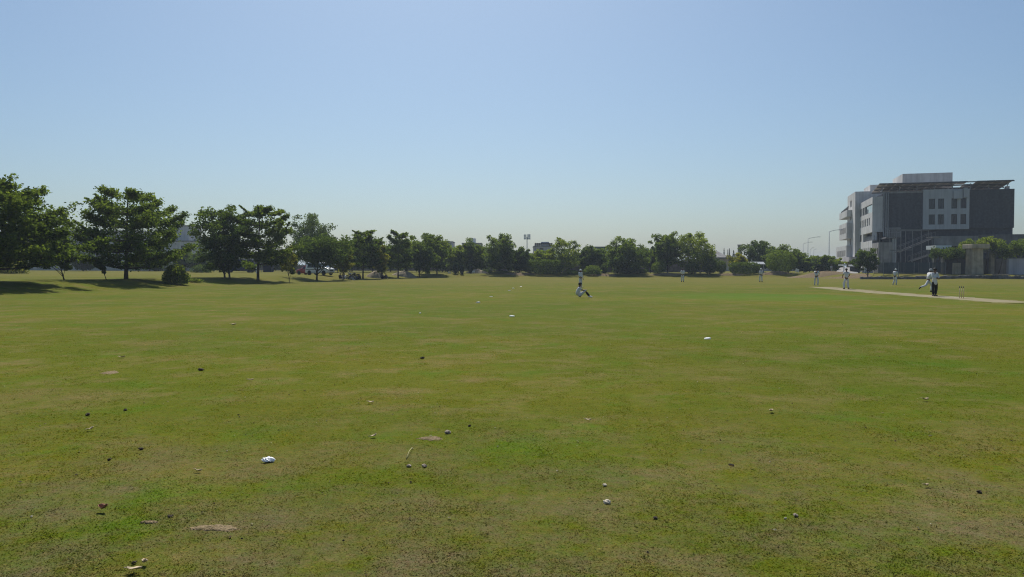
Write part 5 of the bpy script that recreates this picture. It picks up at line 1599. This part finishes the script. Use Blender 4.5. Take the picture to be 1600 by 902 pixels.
# motorbikes in the shade
def motorbike(label, loc, rz, paint):
    root = empty('motorbike', loc, rz); tag(root, label, 'motorbike', 'motorbikes parked in the shade')
    for x in (-.62, .62):
        t = MB()
        vs = []; fs = []
        n, k = 18, 6
        for i in range(n):
            a = 2 * math.pi * i / n
            for j in range(k):
                bb = 2 * math.pi * j / k
                rr = .27 + .05 * math.cos(bb)
                vs.append((x + rr * math.cos(a), .05 * math.sin(bb), .32 + rr * math.sin(a)))
        for i in range(n):
            for j in range(k): fs.append((i * k + j, ((i + 1) % n) * k + j, ((i + 1) % n) * k + (j + 1) % k, i * k + (j + 1) % k))
        t.add(vs, fs); w = t.build('wheel', M['rubber'], root, smooth=True)
        m = MB()
        for q in range(6):
            a = q * math.pi / 6
            m.bar((x - .24 * math.cos(a), 0, .32 - .24 * math.sin(a)), (x + .24 * math.cos(a), 0, .32 + .24 * math.sin(a)), .012, n=4)
        m.build('spokes', M['steel'], w)
    m = MB(); m.tube([(-.5, 0, .62), (-.2, 0, .5), (.15, 0, .55), (.42, 0, .78)], [.04, .07, .07, .04], 6); m.bar((-.62, .1, .32), (-.1, .1, .42), .025); m.bar((-.62, -.1, .32), (-.1, -.1, .42), .025); m.build('frame', M['steel_dark'], root)
    m = MB(); m.lathe([(.05, -.14), (.15, -.11), (.16, .1), (.05, .14)], 10, c=(.02, 0, .38)); m.build('engine', M['steel'], root)
    m = MB(); m.tube([(-.08, 0, .76), (.05, 0, .80), (.25, 0, .84), (.38, 0, .80)], [.07, .13, .13, .05], 8); m.build('fuel_tank', M[paint], root, smooth=True)
    m = MB(); m.tube([(-.75, 0, .80), (-.5, 0, .76), (-.12, 0, .74)], [.06, .11, .09], 8); m.build('saddle', M['rubber'], root, smooth=True)
    m = MB(); m.bar((.62, .08, .32), (.42, .08, .92), .025); m.bar((.62, -.08, .32), (.42, -.08, .92), .025); m.build('fork', M['steel'], root)
    m = MB(); m.tube([(.32, .36, 1.0), (.42, .2, .98), (.44, 0, .94), (.42, -.2, .98), (.32, -.36, 1.0)], [.02] * 5, 6); m.build('handlebar', M['steel'], root)
    m = MB(); m.lathe([(.03, -.08), (.08, -.04), (.09, .04)], 10, 'x', (.5, 0, .86)); m.build('headlight', M['lamp_glass'], root)
    m = MB(); m.bar((-.1, .16, .3), (-.85, .16, .36), .04, .045); m.build('exhaust', M['steel'], root)
    return root
motorbike('motorbike with pale bodywork parked among the people in the shade', at(549, 121), R(200), 'steel')
motorbike('dark motorbike parked beside the thin trunk right of the van', at(556, 122.5), R(165), 'navy_cloth')
# heaps under the trees
o = blob_patch('sand_heap', at(588, 131), 1.7, 1.1, 1.05, M['sand'], seed=31, kind=None); tag(o, 'pale sand heap under the yellow-capped tree', 'sand heap')
o = blob_patch('sand_heap', at(634, 141), 2.3, 1.3, .95, M['sand'], seed=33, kind=None); tag(o, 'wider tan sand heap right of the yellow-capped tree', 'sand heap')
o = blob_patch('sand_heap', at(745, 157), 2.2, 1.2, .8, M['sand'], seed=34, kind=None); tag(o, 'brownish heap under the broad far tree', 'sand heap')

# ------------------------------------------------------------------ people
def skin_mesh(name, chains, m, parent, root_first=True, sub=1):
    """chains: lists of (key, (x,y,z), (rx, ry)); equal keys share one vertex. Grows one continuous skin around them"""
    vs, rad, idx, ed = [], [], {}, []
    for ch in chains:
        last = None
        for key, p, rr in ch:
            if key not in idx:
                idx[key] = len(vs); vs.append(p); rad.append(rr)
            if last is not None and last != idx[key]: ed.append((last, idx[key]))
            last = idx[key]
    me = bpy.data.meshes.new(name)
    me.from_pydata(vs, ed, [])
    me.materials.append(m)
    o = link(name, me, parent)
    md = o.modifiers.new('skin', 'SKIN')
    md.use_smooth_shade = True
    for i, sv in enumerate(me.skin_vertices[0].data):
        sv.radius = rad[i] if isinstance(rad[i], tuple) else (rad[i], rad[i])
        sv.use_root = (i == 0)
    if sub:
        s = o.modifiers.new('sub', 'SUBSURF'); s.levels = sub; s.render_levels = sub
    return o

STAND = dict(pel=(0, 0, .93), bel=(0, .01, 1.10), che=(0, .01, 1.30), nec=(0, .0, 1.47), hea=(0, -.02, 1.60), top=(0, -.015, 1.69),
             sL=(.18, .01, 1.40), eL=(.25, .03, 1.13), wL=(.25, -.05, .90), sR=(-.18, .01, 1.40), eR=(-.25, .03, 1.13), wR=(-.25, -.05, .90),
             hL=(.09, 0, .88), kL=(.11, -.02, .49), aL=(.12, .02, .09), tL=(.14, -.15, .035), hR=(-.09, 0, .88), kR=(-.11, -.02, .49), aR=(-.12, .02, .09), tR=(-.14, -.15, .035))
def pose(**kw):
    d = dict(STAND); d.update(kw); return d
def V3(t): return Vector(t)
def make_person(label, loc, rz, P, shirt='white_cloth', legs='white_cloth', shoe='shoe_white', head='hair', sleeve=True, coat=False, pads=False, leg_to=1.0, sock=None, group='cricketers on the field', scale=1.0):
    root = empty('person', loc, rz); root.scale = (scale,) * 3
    tag(root, label, 'person', group)
    ch = [[('pel', P['pel'], (.12, .10)), ('bel', P['bel'], (.12, .095)), ('che', P['che'], (.14, .105)), ('nec', P['nec'], (.05, .05)), ('hea', P['hea'], (.078, .088)), ('top', P['top'], (.062, .072))]]
    nose = V3(P['hea']) + Vector((0, -.10, .0))
    hd = V3(P['hea']); up = (V3(P['top']) - hd).normalized()
    for s, sg in (('L', 1), ('R', -1)):
        wr = V3(P['w' + s]); el = V3(P['e' + s])
        d = (wr - el).normalized()
        side = d.cross(Vector((0, -1, 0.2))).normalized() if abs(d.y) < .9 else Vector((1, 0, 0))
        palm = wr + d * .07
        fing = [[('che', P['che'], 0), ('s' + s, P['s' + s], (.062, .062)), ('e' + s, P['e' + s], (.042, .042)), ('w' + s, P['w' + s], (.029, .026)), ('p' + s, tuple(palm), (.034, .02))]]
        for f in range(4):
            b_ = palm + d * .02 + side * (f - 1.5) * .019
            L_ = (.065, .078, .073, .058)[f]
            curl = d.cross(side) * (-.022)
            fing.append([('p' + s, tuple(palm), 0), (f'f{s}{f}a', tuple(b_ + d * L_ * .5), (.0085, .0085)), (f'f{s}{f}b', tuple(b_ + d * L_ + curl), (.0075, .0075))])
        th = palm - d * .03 + side * .04
        fing.append([('p' + s, tuple(palm), 0), (f't{s}a', tuple(th), (.011, .011)), (f't{s}b', tuple(th + d * .045 + side * .012), (.009, .009))])
        ch += fing
        ch.append([('pel', P['pel'], 0), ('h' + s, P['h' + s], (.085, .085)), ('k' + s, P['k' + s], (.055, .055)), ('a' + s, P['a' + s], (.038, .038)), ('o' + s, tuple(V3(P['a' + s]).lerp(V3(P['t' + s]), .85)), (.035, .028))])
    skin_mesh('body', ch, M['skin'], root)
    # face and ears
    fwd = (Vector((0, -1, 0)) - up * up.dot(Vector((0, -1, 0)))).normalized(); rt = fwd.cross(up)
    m = MB(); a = hd + fwd * .085 + up * .015
    m.add([a + up * .03, a + rt * .014 - up * .022, a - rt * .014 - up * .022, a + fwd * .024 - up * .016], [(0, 1, 3), (0, 3, 2), (1, 2, 3), (0, 2, 1)]); m.build('nose', M['skin'], root)
    for sg in (-1, 1):
        m = MB(); e = hd + fwd * .083 + rt * sg * .032 + up * .03; m.lathe([(.002, -.009), (.011, 0), (.002, .009)], 6, c=tuple(e)); m.build('eye', M['eye'], root)
        m = MB(); e = hd + rt * sg * .086 + up * .005; m.lathe([(.004, -.03), (.014, -.012), (.016, .014), (.006, .03)], 6, c=tuple(e)); m.build('ear', M['skin'], root)
    m = MB(); e = hd + fwd * .082 - up * .045; m.box(e.x - .022, e.x + .022, e.y - .006, e.y + .006, e.z - .006, e.z + .006); m.build('mouth', M['lips'], root)
    # hair or cap
    m = MB(); vs = []; fs = []
    cc = hd.lerp(V3(P['top']), .45) - fwd * .012
    nr, ns = 6, 14
    for i in range(nr + 1):
        ph = math.pi * .5 * (i / nr) * 1.28
        for k in range(ns):
            a = 2 * math.pi * k / ns
            front = max(0, math.cos(a))
            p_ = ph * (1 - .30 * front * (i / nr))
            rr = .102 if head == 'hair' else .106
            vs.append(cc + up * (math.cos(p_) * (rr + .012)) + (fwd * math.cos(a) * 1.08 + rt * math.sin(a) * .93) * (math.sin(p_) * rr))
    for i in range(nr):
        for k in range(ns):
            k2 = (k + 1) % ns
            fs.append((i * ns + k, (i + 1) * ns + k, (i + 1) * ns + k2, i * ns + k2))
    m.add(vs, fs)
    if head == 'hair': m.build('hair', M['hair'], root, smooth=True)
    else:
        m2 = MB(); vs2 = []
        for k in range(7):
            a = (k / 6 - .5) * 2.0
            o_ = fwd * math.cos(a) + rt * math.sin(a)
            vs2 += [cc + o_ * .10 - up * .005, cc + o_ * (.10 + .085 * math.cos(a)) - up * .022]
        m.add(vs2, [(2 * k, 2 * k + 1, 2 * k + 3, 2 * k + 2) for k in range(6)])
        m.build('cap', M[head], root, smooth=True)
    # shirt
    low = V3(P['pel']).lerp(V3(P['hL']) + V3(P['hR']) - V3(P['pel']), .35)
    fat = 1.35 if P['pel'][2] < .5 else 1.0
    sh_ = [[('l', tuple(low), (.16 * fat, .135 * fat)), ('bel', P['bel'], (.155 * fat, .125 * fat)), ('che', P['che'], (.17, .13 * fat)), ('n', tuple(V3(P['che']).lerp(V3(P['nec']), .78)), (.085, .075))]]
    if coat:
        hem = low + Vector((0, 0, -.22))
        sh_[0] = [('hem', tuple(hem), (.20, .17))] + sh_[0]
    for s in 'LR':
        e = V3(P['e' + s]); w = V3(P['w' + s]); sd = V3(P['s' + s])
        arm = [('che', P['che'], 0), ('s' + s, P['s' + s], (.074, .074))]
        if sleeve: arm += [('e' + s, P['e' + s], (.057, .057)), ('w' + s, tuple(e.lerp(w, .9)), (.043, .043))]
        else: arm += [('e' + s, tuple(sd.lerp(e, .78)), (.074, .074))]
        sh_.append(arm)
    skin_mesh('shirt', sh_, M[shirt], root)
    tr = [[('pel', P['pel'], (.145, .12))]]
    for s in 'LR':
        k_, a_ = V3(P['k' + s]), V3(P['a' + s])
        leg = [('pel', P['pel'], 0), ('h' + s, P['h' + s], (.108, .108)), ('k' + s, P['k' + s], (.083, .083))]
        if leg_to >= 1: leg.append(('a' + s, tuple(k_.lerp(a_, .94)), (.074, .074)))
        else: leg.append(('a' + s, tuple(k_.lerp(a_, .16)), (.075, .075)))
        tr.append(leg)
    skin_mesh('trousers', tr[1:], M[legs], root)
    for s in 'LR':
        k_, a_, t_ = V3(P['k' + s]), V3(P['a' + s]), V3(P['t' + s])
        heel = a_ + (a_ - t_).normalized() * .05 + Vector((0, 0, -.03))
        skin_mesh('shoe', [[('a', tuple(a_), (.05, .05)), ('m', tuple(a_.lerp(t_, .5)), (.05, .042)), ('t', tuple(t_), (.045, .03))], [('a', tuple(a_), 0), ('h', tuple(heel), (.045, .04))]], M[shoe], root)
        if sock:
            skin_mesh('sock', [[('k', tuple(k_.lerp(a_, .18)), (.068, .068)), ('m', tuple(k_.lerp(a_, .5)), (.066, .066)), ('a', tuple(k_.lerp(a_, .97)), (.050, .050))]], M[sock], root)
        if pads:
            f = Vector((0, -.045, 0))
            skin_mesh('leg_pad', [[('k', tuple(k_ + f + Vector((0, 0, .16))), (.085, .06)), ('c', tuple(k_ + f), (.10, .085)), ('m', tuple(k_.lerp(a_, .5) + f), (.10, .085)), ('a', tuple(k_.lerp(a_, .95) + f), (.088, .075))]], M['pad'], root)
    return root

SIT = dict(pel=(0, .02, .13), bel=(0, .05, .31), che=(0, .01, .50), nec=(0, -.05, .65), hea=(0, -.10, .77), top=(0, -.105, .86),
           sL=(.18, -.02, .58), eL=(.20, -.22, .45), wL=(.13, -.40, .46), sR=(-.18, -.02, .58), eR=(-.20, -.22, .45), wR=(-.13, -.40, .46),
           hL=(.10, -.03, .13), kL=(.13, -.40, .41), aL=(.12, -.67, .10), tL=(.13, -.83, .045), hR=(-.10, -.03, .13), kR=(-.13, -.37, .43), aR=(-.12, -.61, .10), tR=(-.13, -.77, .045))
def gp_(px, py): return ground_px(px, py)
def gY(px, Y): return at(px, Y)
make_person('person sitting on the turf with knees drawn up, white shirt and black socks', gp_(904, 465.7), R(90), SIT, sleeve=False, leg_to=.5, sock='black_cloth', shoe='shoe_white', scale=1.03)
make_person('person in white with a white cap standing just behind the seated player', gY(907, 72), R(38), pose(wR=(-.16, -.2, 1.02), eR=(-.24, -.05, 1.14), wL=(.20, -.15, .84)), head='whitepaint', shirt='white_cloth', scale=.97)
make_person('person in white standing with back turned on the far outfield, left of two', gY(1066.5, 101), R(176), pose(wL=(.12, -.16, 1.02), wR=(-.12, -.16, 1.02), eL=(.27, .0, 1.16), eR=(-.27, .0, 1.16)), shoe='shoe_black', scale=1.02)
make_person('person in white walking near the white-roofed pavilion, right of two', gY(1189, 101), R(190), pose(kL=(.10, -.16, .50), aL=(.11, -.06, .11), tL=(.12, -.22, .05), aR=(-.10, .10, .10), kR=(-.10, .02, .48), tR=(-.11, -.06, .04), wL=(.14, -.2, 1.0)), shoe='shoe_black', head='whitepaint', scale=1.02)
make_person('person in white bending slightly at the far left end of the pitch', gY(1275.5, 78.5), R(140), pose(che=(0, -.06, 1.28), nec=(0, -.12, 1.43), hea=(0, -.16, 1.55), top=(0, -.17, 1.64), sL=(.18, -.08, 1.38), sR=(-.18, -.08, 1.38), eL=(.22, -.22, 1.15), eR=(-.22, -.22, 1.15), wL=(.08, -.36, 1.06), wR=(-.08, -.36, 1.06), aL=(.16, .02, .09), aR=(-.16, .02, .09), kL=(.15, -.06, .49), kR=(-.15, -.06, .49)), scale=1.02)
make_person('batter with pale leg pads and dark hair standing on the pitch seen from behind', gp_(1322.5, 452.3), R(186), pose(aL=(.19, .02, .09), tL=(.22, -.13, .035), kL=(.16, -.05, .49), aR=(-.19, .02, .09), tR=(-.22, -.13, .035), kR=(-.16, -.05, .49), eL=(.30, -.02, 1.17), wL=(.24, -.2, 1.0), eR=(-.30, -.02, 1.17), wR=(-.24, -.2, 1.0)), pads=True, shoe='shoe_black', sleeve=False, scale=1.03)
make_person('person all in white with a white cap stooping in front of the practice net', gp_(1398.5, 445.6), R(128), pose(che=(0, -.05, 1.28), nec=(0, -.10, 1.44), hea=(0, -.14, 1.56), top=(0, -.145, 1.65), kL=(.14, -.14, .50), aL=(.20, .0, .09), tL=(.22, -.15, .035), aR=(-.20, .16, .09), kR=(-.15, .0, .48), tR=(-.22, .02, .035), sL=(.18, -.04, 1.38), sR=(-.18, -.04, 1.38), eL=(.24, -.10, 1.14), wL=(.20, -.24, .95), eR=(-.24, -.10, 1.14), wR=(-.20, -.24, .95)), head='whitepaint', scale=1.02)
RUN = pose(pel=(0, 0, .93), bel=(0, -.03, 1.10), che=(0, -.09, 1.29), nec=(0, -.14, 1.45), hea=(0, -.18, 1.57), top=(0, -.185, 1.66), sL=(.18, -.09, 1.39), sR=(-.18, -.09, 1.39),
           eL=(.26, -.26, 1.18), wL=(.18, -.42, 1.32), eR=(-.26, .10, 1.18), wR=(-.24, .04, .96), hL=(.09, 0, .88), kL=(.11, -.30, .56), aL=(.11, -.24, .13), tL=(.12, -.41, .09), hR=(-.09, .02, .88), kR=(-.11, .22, .55), aR=(-.11, .62, .40), tR=(-.11, .70, .26))
make_person('bowler in white running with a trailing leg behind the umpire', gY(1450.5, 57), R(88), RUN, shoe='shoe_black', head='grey_cloth', scale=1.03)
make_person('umpire in a white coat and black trousers with folded arms beside the pitch', gp_(1460.5, 463.2), R(12), pose(eL=(.25, -.06, 1.17), wL=(.02, -.20, 1.14), eR=(-.25, -.06, 1.17), wR=(-.02, -.23, 1.10), aL=(.08, .02, .09), aR=(-.08, .02, .09), tL=(.10, -.14, .035), tR=(-.10, -.14, .035)), legs='black_cloth', shoe='shoe_black', coat=True, scale=1.04)
SHADE = 'people resting in the shade'
make_person('person in dark clothes sitting in the shade just right of the white van', gY(531.5, 118), R(20), SIT, shirt='black_cloth', legs='black_cloth', shoe='shoe_black', group=SHADE)
make_person('person in a white shirt sitting in the shade left of the motorbikes', gY(538.5, 118), R(-25), SIT, legs='grey_cloth', group=SHADE, scale=1.05)
make_person('person in a blue shirt sitting in the shade in front of the motorbikes', gY(547, 117), R(60), SIT, shirt='navy_cloth', legs='grey_cloth', group=SHADE)
make_person('person in dark clothes sitting beside the thin trunk right of the motorbikes', gY(561.5, 119), R(-40), SIT, shirt='black_cloth', legs='navy_cloth', shoe='shoe_black', group=SHADE)
make_person('person in dark clothes sitting before the pale sand heap, left of two', gY(597, 127), R(10), SIT, shirt='black_cloth', legs='black_cloth', shoe='shoe_black', group=SHADE)
make_person('person in dark clothes sitting before the pale sand heap, right of two', gY(603.5, 127.5), R(-30), SIT, shirt='navy_cloth', legs='black_cloth', shoe='shoe_black', group=SHADE)
make_person('person in grey standing left of the driveway ramp behind the earth bank', gY(1299, 150), R(30), STAND, shirt='grey_cloth', legs='grey_cloth', group='people near the ramp')

# ------------------------------------------------------------------ stumps
for (s, lab) in ((7.2, 'stumps'),):
    c = P0 + pd * s
    root = empty('wicket', (c.x, c.y, tz(c.x, c.y)))
    tag(root, 'three upright wooden stumps with dark tops at the near end of the pitch', 'wicket')
    for i in (-1, 0, 1):
        q = pn * (i * .115)
        m = MB(); m.lathe([(.012, -.1), (.019, -.1), (.019, .60)], 10, c=(q.x, q.y, 0)); stp = m.build('stump', M['wood'], root, smooth=True)
        m = MB(); m.lathe([(.0195, .60), (.0205, .605), (.0205, .70), (.012, .715)], 10, c=(q.x, q.y, 0)); m.build('stump_top', M['steel_dark'], stp, smooth=True)

# ------------------------------------------------------------------ things lying on the turf
def pebble(name, label, px, py, w, h, m, cat, seed, group=None, flat=1.0):
    """a lumpy little stone or clod, w metres across"""
    r = random.Random(seed); w *= .88; h *= .8
    c = ground_px(px, py)
    bm = bmesh.new(); bmesh.ops.create_icosphere(bm, subdivisions=2, radius=1)
    ph = [r.uniform(0, 6.28) for _ in range(6)]
    for v in bm.verts:
        n = v.co.normalized()
        k = 1 + .22 * math.sin(2.3 * n.x + ph[0]) + .20 * math.sin(3.1 * n.y + ph[1] + 2 * n.z) + .13 * math.sin(6 * n.x + 5 * n.y + ph[2])
        v.co = Vector((n.x * w / 2 * k, n.y * w / 2 * .75 * k, n.z * h / 2 * .8 * k + h * .2))
    me = bpy.data.meshes.new(name); bm.to_mesh(me); bm.free()
    me.materials.append(M[m])
    o = link(name, me, None, (c.x, c.y, c.z + .006)); o.rotation_euler = (0, 0, r.uniform(0, 3))
    tag(o, label, cat, group)
    return o
def dry_leaf(label, px, py, L, m, seed, rz=None, curl=1.0, lift=.012):
    """a curled leaf blade with a midrib fold"""
    r = random.Random(seed)
    c = ground_px(px, py)
    vs, fs = [], []
    n = 9
    for i in range(n):
        t = i / (n - 1)
        w = L * .30 * math.sin(math.pi * min(1, t * .93 + .05)) ** .8 * (1 + .12 * math.sin(9 * t + seed))
        x = (t - .5) * L
        z = curl * L * .30 * (2 * t - 1) ** 2 + .004
        for j in range(5):
            s = (j - 2) / 2
            vs.append((x, s * w, z + curl * abs(s) ** 1.6 * w * .85 + .004 * math.sin(5 * t + 3 * s)))
    for i in range(n - 1):
        for j in range(4): fs.append((i * 5 + j, i * 5 + j + 1, i * 5 + j + 6, i * 5 + j + 5))
    b = MB(); b.add(vs, fs); b.tube([(-L * .5, 0, curl * L * .3), (-L * .72, .01, curl * L * .34)], [.003, .002], 5)
    o = b.build('dry_leaf', M[m], None, smooth=True, loc=(c.x, c.y, c.z + lift))
    so = o.modifiers.new('solid', 'SOLIDIFY'); so.thickness = .0015
    o.rotation_euler = (r.uniform(-.25, .25), r.uniform(-.25, .25), r.uniform(0, 6.28) if rz is None else rz)
    tag(o, label, 'leaf', 'dry leaves lying on the turf')
    return o
# crumpled plastic bag
c = ground_px(418, 724)
bm = bmesh.new(); bmesh.ops.create_icosphere(bm, subdivisions=4, radius=1)
for v in bm.verts:
    n = v.co.normalized()
    k = 1 + .22 * math.sin(5 * n.x + 3 * n.y) + .20 * math.sin(7 * n.y - 4 * n.z + 1) + .16 * math.sin(11 * n.x + 9 * n.z + 2) + .08 * math.sin(21 * n.y + 13 * n.x)
    v.co = Vector((n.x * .046 * k, n.y * .036 * k, n.z * .018 * k + .012))
me = bpy.data.meshes.new('plastic_bag'); bm.to_mesh(me); bm.free(); me.materials.append(M['bag'])
o = link('plastic_bag', me, None, (c.x, c.y, c.z + .012)); o.rotation_euler = (.1, .15, R(25)); tag(o, 'crumpled bright white plastic bag lying on the turf', 'plastic bag')
# white boundary markers curving away across the outfield
def marker(px, py, w, label, seed):
    c = ground_px(px, py); r = random.Random(seed); w *= .9
    b = MB(); vs = []; fs = []
    n = 16
    prof = [(1.0, 0), (1.02, .014), (.9, .026), (.55, .032), (.0001, .034)]
    for k, (rr, z) in enumerate(prof):
        for i in range(n):
            a = 2 * math.pi * i / n
            q = 1 + .10 * math.sin(2 * a + seed) + .05 * math.sin(5 * a + seed * 2)
            vs.append((math.cos(a) * rr * w / 2 * q, math.sin(a) * rr * w / 2 * .8 * q, z * (1 + .25 * math.sin(a + seed)) - (.02 if k == 0 else 0)))
    for k in range(len(prof) - 1):
        for i in range(n):
            j = (i + 1) % n
            fs.append((k * n + i, k * n + j, (k + 1) * n + j, (k + 1) * n + i))
    b.add(vs, fs)
    o = b.build('boundary_marker', M['whitepaint'], None, smooth=True, loc=(c.x, c.y, c.z + .006)); o.rotation_euler = (0, 0, r.uniform(0, 3))
    tag(o, label, 'marker', 'white boundary markers on the outfield')
marker(1106, 530.3, .20, 'white flat marker lying alone on the turf right of centre', 1)
marker(800, 494.6, .21, 'white flat marker in the centre, nearest of the curving line', 2)
marker(747, 473, .23, 'white flat marker second nearest in the curving line, set to the left', 3)
marker(767.5, 464.2, .22, 'white flat marker third in the curving line', 4)
marker(795.5, 454.3, .26, 'white flat marker fourth in the curving line', 5)
marker(802, 450.8, .26, 'white flat marker fifth in the curving line', 6)
marker(814, 448.2, .28, 'white flat marker farthest in the curving line', 7)
marker(656, 490, .09, 'small pale marker spot left of the curving line', 8)
dry_leaf('curled reddish brown leaf casting a dark shadow at lower left', 158, 803, .085, 'leaf_brown', 1, R(160), 1.2, .02)
dry_leaf('pale folded leaf near the bottom edge at left', 220, 889, .055, 'leaf_pale', 2, R(130), 1.2, .014)
dry_leaf('pale flat leaf cut by the bottom edge of the picture', 204, 901, .085, 'leaf_pale', 3, R(5), .5, .02)
dry_leaf('pale leaf lying left of centre above the white bag', 583, 686, .075, 'leaf_pale', 4, R(40), .9, .012)
dry_leaf('whitish leaf on the turf above the pale leaf left of centre', 578, 632, .085, 'leaf_pale', 5, R(20), .7, .014)
dry_leaf('small pale leaf right of centre beside a green patch', 919, 660, .07, 'leaf_pale', 6, R(0), .8, .012)
dry_leaf('pale leaf on the left turf below the dark clods', 138, 675, .075, 'leaf_pale', 7, R(50), .9, .014)
dry_leaf('yellowish leaf right of the dark clod at left', 306, 741, .06, 'leaf_pale', 8, R(20), .9, .012)
dry_leaf('pale leaf far out on the left turf', 189, 561, .14, 'leaf_pale', 9, R(0), .7, .02)
dry_leaf('pale leaf far out left of the curving markers', 364, 510, .17, 'leaf_pale', 10, R(30), 1.0, .03)
dry_leaf('pale leaf beside the dark clod in the left middle', 390, 597, .10, 'leaf_pale', 11, R(30), .8, .016)
dry_leaf('small pale leaf on the right turf in the middle distance', 1448, 628, .11, 'leaf_pale', 12, R(10), .8, .016)
dry_leaf('pale leaf right of centre in the middle distance', 1207, 646, .09, 'leaf_pale', 13, R(70), .8, .014)
dry_leaf('pale leaf at the lower right by the dark clod', 1452, 764, .05, 'leaf_pale', 14, R(20), .9, .012)
pebble('stone', 'grey lumpy stone with a dark underside right of the bare soil patch in the centre', 699.5, 679, .085, .055, 'stone', 'stone', 1, 'stones on the turf')
pebble('stone', 'small stone with a pale top, right of two side by side', 663, 732, .060, .042, 'stone', 'stone', 2, 'stones on the turf')
pebble('stone', 'small stone with a pale top, left of two side by side', 638, 731.5, .052, .036, 'stone', 'stone', 3, 'stones on the turf')
pebble('stone', 'whitish lumpy stone low in the picture right of centre', 950, 789.5, .068, .042, 'stone_pale', 'stone', 4, 'stones on the turf')
pebble('stone', 'small pale stone above the whitish lumpy stone', 946.5, 762, .042, .032, 'stone_pale', 'stone', 5, 'stones on the turf')
pebble('stone', 'brownish stone on the lower right turf', 1247, 810.5, .052, .036, 'stone', 'stone', 6, 'stones on the turf')
pebble('stone', 'tiny pale stone left of the brownish stone', 1231, 815, .026, .018, 'stone_pale', 'stone', 7, 'stones on the turf')
for i, (px, py, w, lab) in enumerate(((313, 579.5, .13, 'dark clod far out on the left turf'), (217, 704.5, .055, 'dark clod at left below the pale leaf'), (134, 650.5, .085, 'dark clod at far left, left of two'),
                              (193, 643, .065, 'dark clod at far left, right of two'), (262, 811.5, .045, 'dark clod left of the reddish bare soil patch'), (1536, 773, .05, 'dark clod near the right edge'),
                              (1145, 730, .05, 'dark sliver of soil right of centre'), (1026, 814, .045, 'dark clod low right of centre'), (733, 668, .05, 'dark clod just right of the grey lumpy stone'),
                              (168, 721, .05, 'dark clod right of the small pale bits at left'), (205, 885, .04, 'dark clod above the pale folded leaf'), (659, 561, .11, 'dark clod in the middle left of centre'))):
    pebble('soil_clod', lab, px, py, w, w * .6, 'stone_dark', 'clod', 20 + i, 'dark soil clods on the turf')
# dry stalk
a = ground_px(634, 720); b_ = ground_px(643, 705)
m = MB(); m.tube([(0, 0, .012), ((b_.x - a.x) * .5, (b_.y - a.y) * .5, .035), (b_.x - a.x, b_.y - a.y, .02)], [.0035, .003, .002], 6)
tag(m.build('dry_stalk', M['straw'], None, smooth=True, loc=a), 'thin pale dry stalk lying on the turf above two small stones', 'stalk')

# crumbs of soil, straw and leaf scattered all over the turf: nobody could count them
def crumbs():
    n = 2600
    Y = np.sqrt(RNG.uniform(4.2 ** 2, 34 ** 2, n)); X = RNG.uniform(-.72, .72, n) * Y
    Z = terrain(X, Y) + .010
    s = RNG.uniform(.004, .012, n) * (1 - (Y > 12) * .15)
    az = RNG.uniform(0, 6.28, n); el = RNG.uniform(.3, 1.0, n)
    dx = np.stack([np.cos(az) * s * el * 2, np.sin(az) * s * el * 2, RNG.normal(0, .3, n) * s], -1)
    dy = np.stack([-np.sin(az) * s, np.cos(az) * s, RNG.normal(0, .3, n) * s], -1)
    p = np.stack([X, Y, Z], -1)
    up = np.zeros((n, 3)); up[:, 2] = s * .7
    co = np.stack([p - dx, p + dy, p + dx, p - dy, p + up], 1).reshape(-1, 3)
    base = np.arange(n)[:, None] * 5
    f = np.concatenate([base + np.array(t) for t in ((0, 1, 4), (1, 2, 4), (2, 3, 4), (3, 0, 4))])
    me = quads_mesh('turf_crumbs', co, f, False)
    t = RNG.random(n); a = me.attributes.new('tint', 'FLOAT', 'FACE')
    a.data.foreach_set('value', np.tile(t, 4).astype(np.float32))
    m = bpy.data.materials.new('turf_crumbs'); m.use_nodes = True
    nt = m.node_tree; bs = nt.nodes['Principled BSDF']; bs.inputs['Roughness'].default_value = .95; bs.inputs['Specular IOR Level'].default_value = .1
    at_ = nt.nodes.new('ShaderNodeAttribute'); at_.attribute_name = 'tint'; rp = nt.nodes.new('ShaderNodeValToRGB')
    e = rp.color_ramp.elements; e[0].color = (.035, .028, .018, 1); e[1].color = (.42, .38, .26, 1); k = e.new(.45); k.color = (.10, .075, .045, 1); k = e.new(.8); k.color = (.30, .26, .14, 1)
    nt.links.new(at_.outputs['Fac'], rp.inputs['Fac']); nt.links.new(rp.outputs[0], bs.inputs['Base Color'])
    me.materials.append(m)
    tag(link('turf_crumbs', me), 'tiny crumbs of soil and dry leaf scattered over the turf', 'debris', kind='stuff')
crumbs()

# ------------------------------------------------------------------ the dusty air: one closed, even, thin volume around everything
HZ = MB(); HZ.box(-3600, 3600, -900, 5400, -3.0, 30.0)
hz_ = HZ.build('haze', None)
hm = bpy.data.materials.new('haze'); hm.use_nodes = True
for n_ in list(hm.node_tree.nodes):
    if n_.type != 'OUTPUT_MATERIAL': hm.node_tree.nodes.remove(n_)
pv = hm.node_tree.nodes.new('ShaderNodeVolumePrincipled')
pv.inputs['Color'].default_value = (0.74, 0.85, 1.0, 1)
pv.inputs['Density'].default_value = 0.00030
pv.inputs['Anisotropy'].default_value = 0.2
hm.node_tree.links.new(pv.outputs[0], hm.node_tree.nodes['Material Output'].inputs['Volume'])
hz_.data.materials.append(hm)
hz_['kind'] = 'stuff'
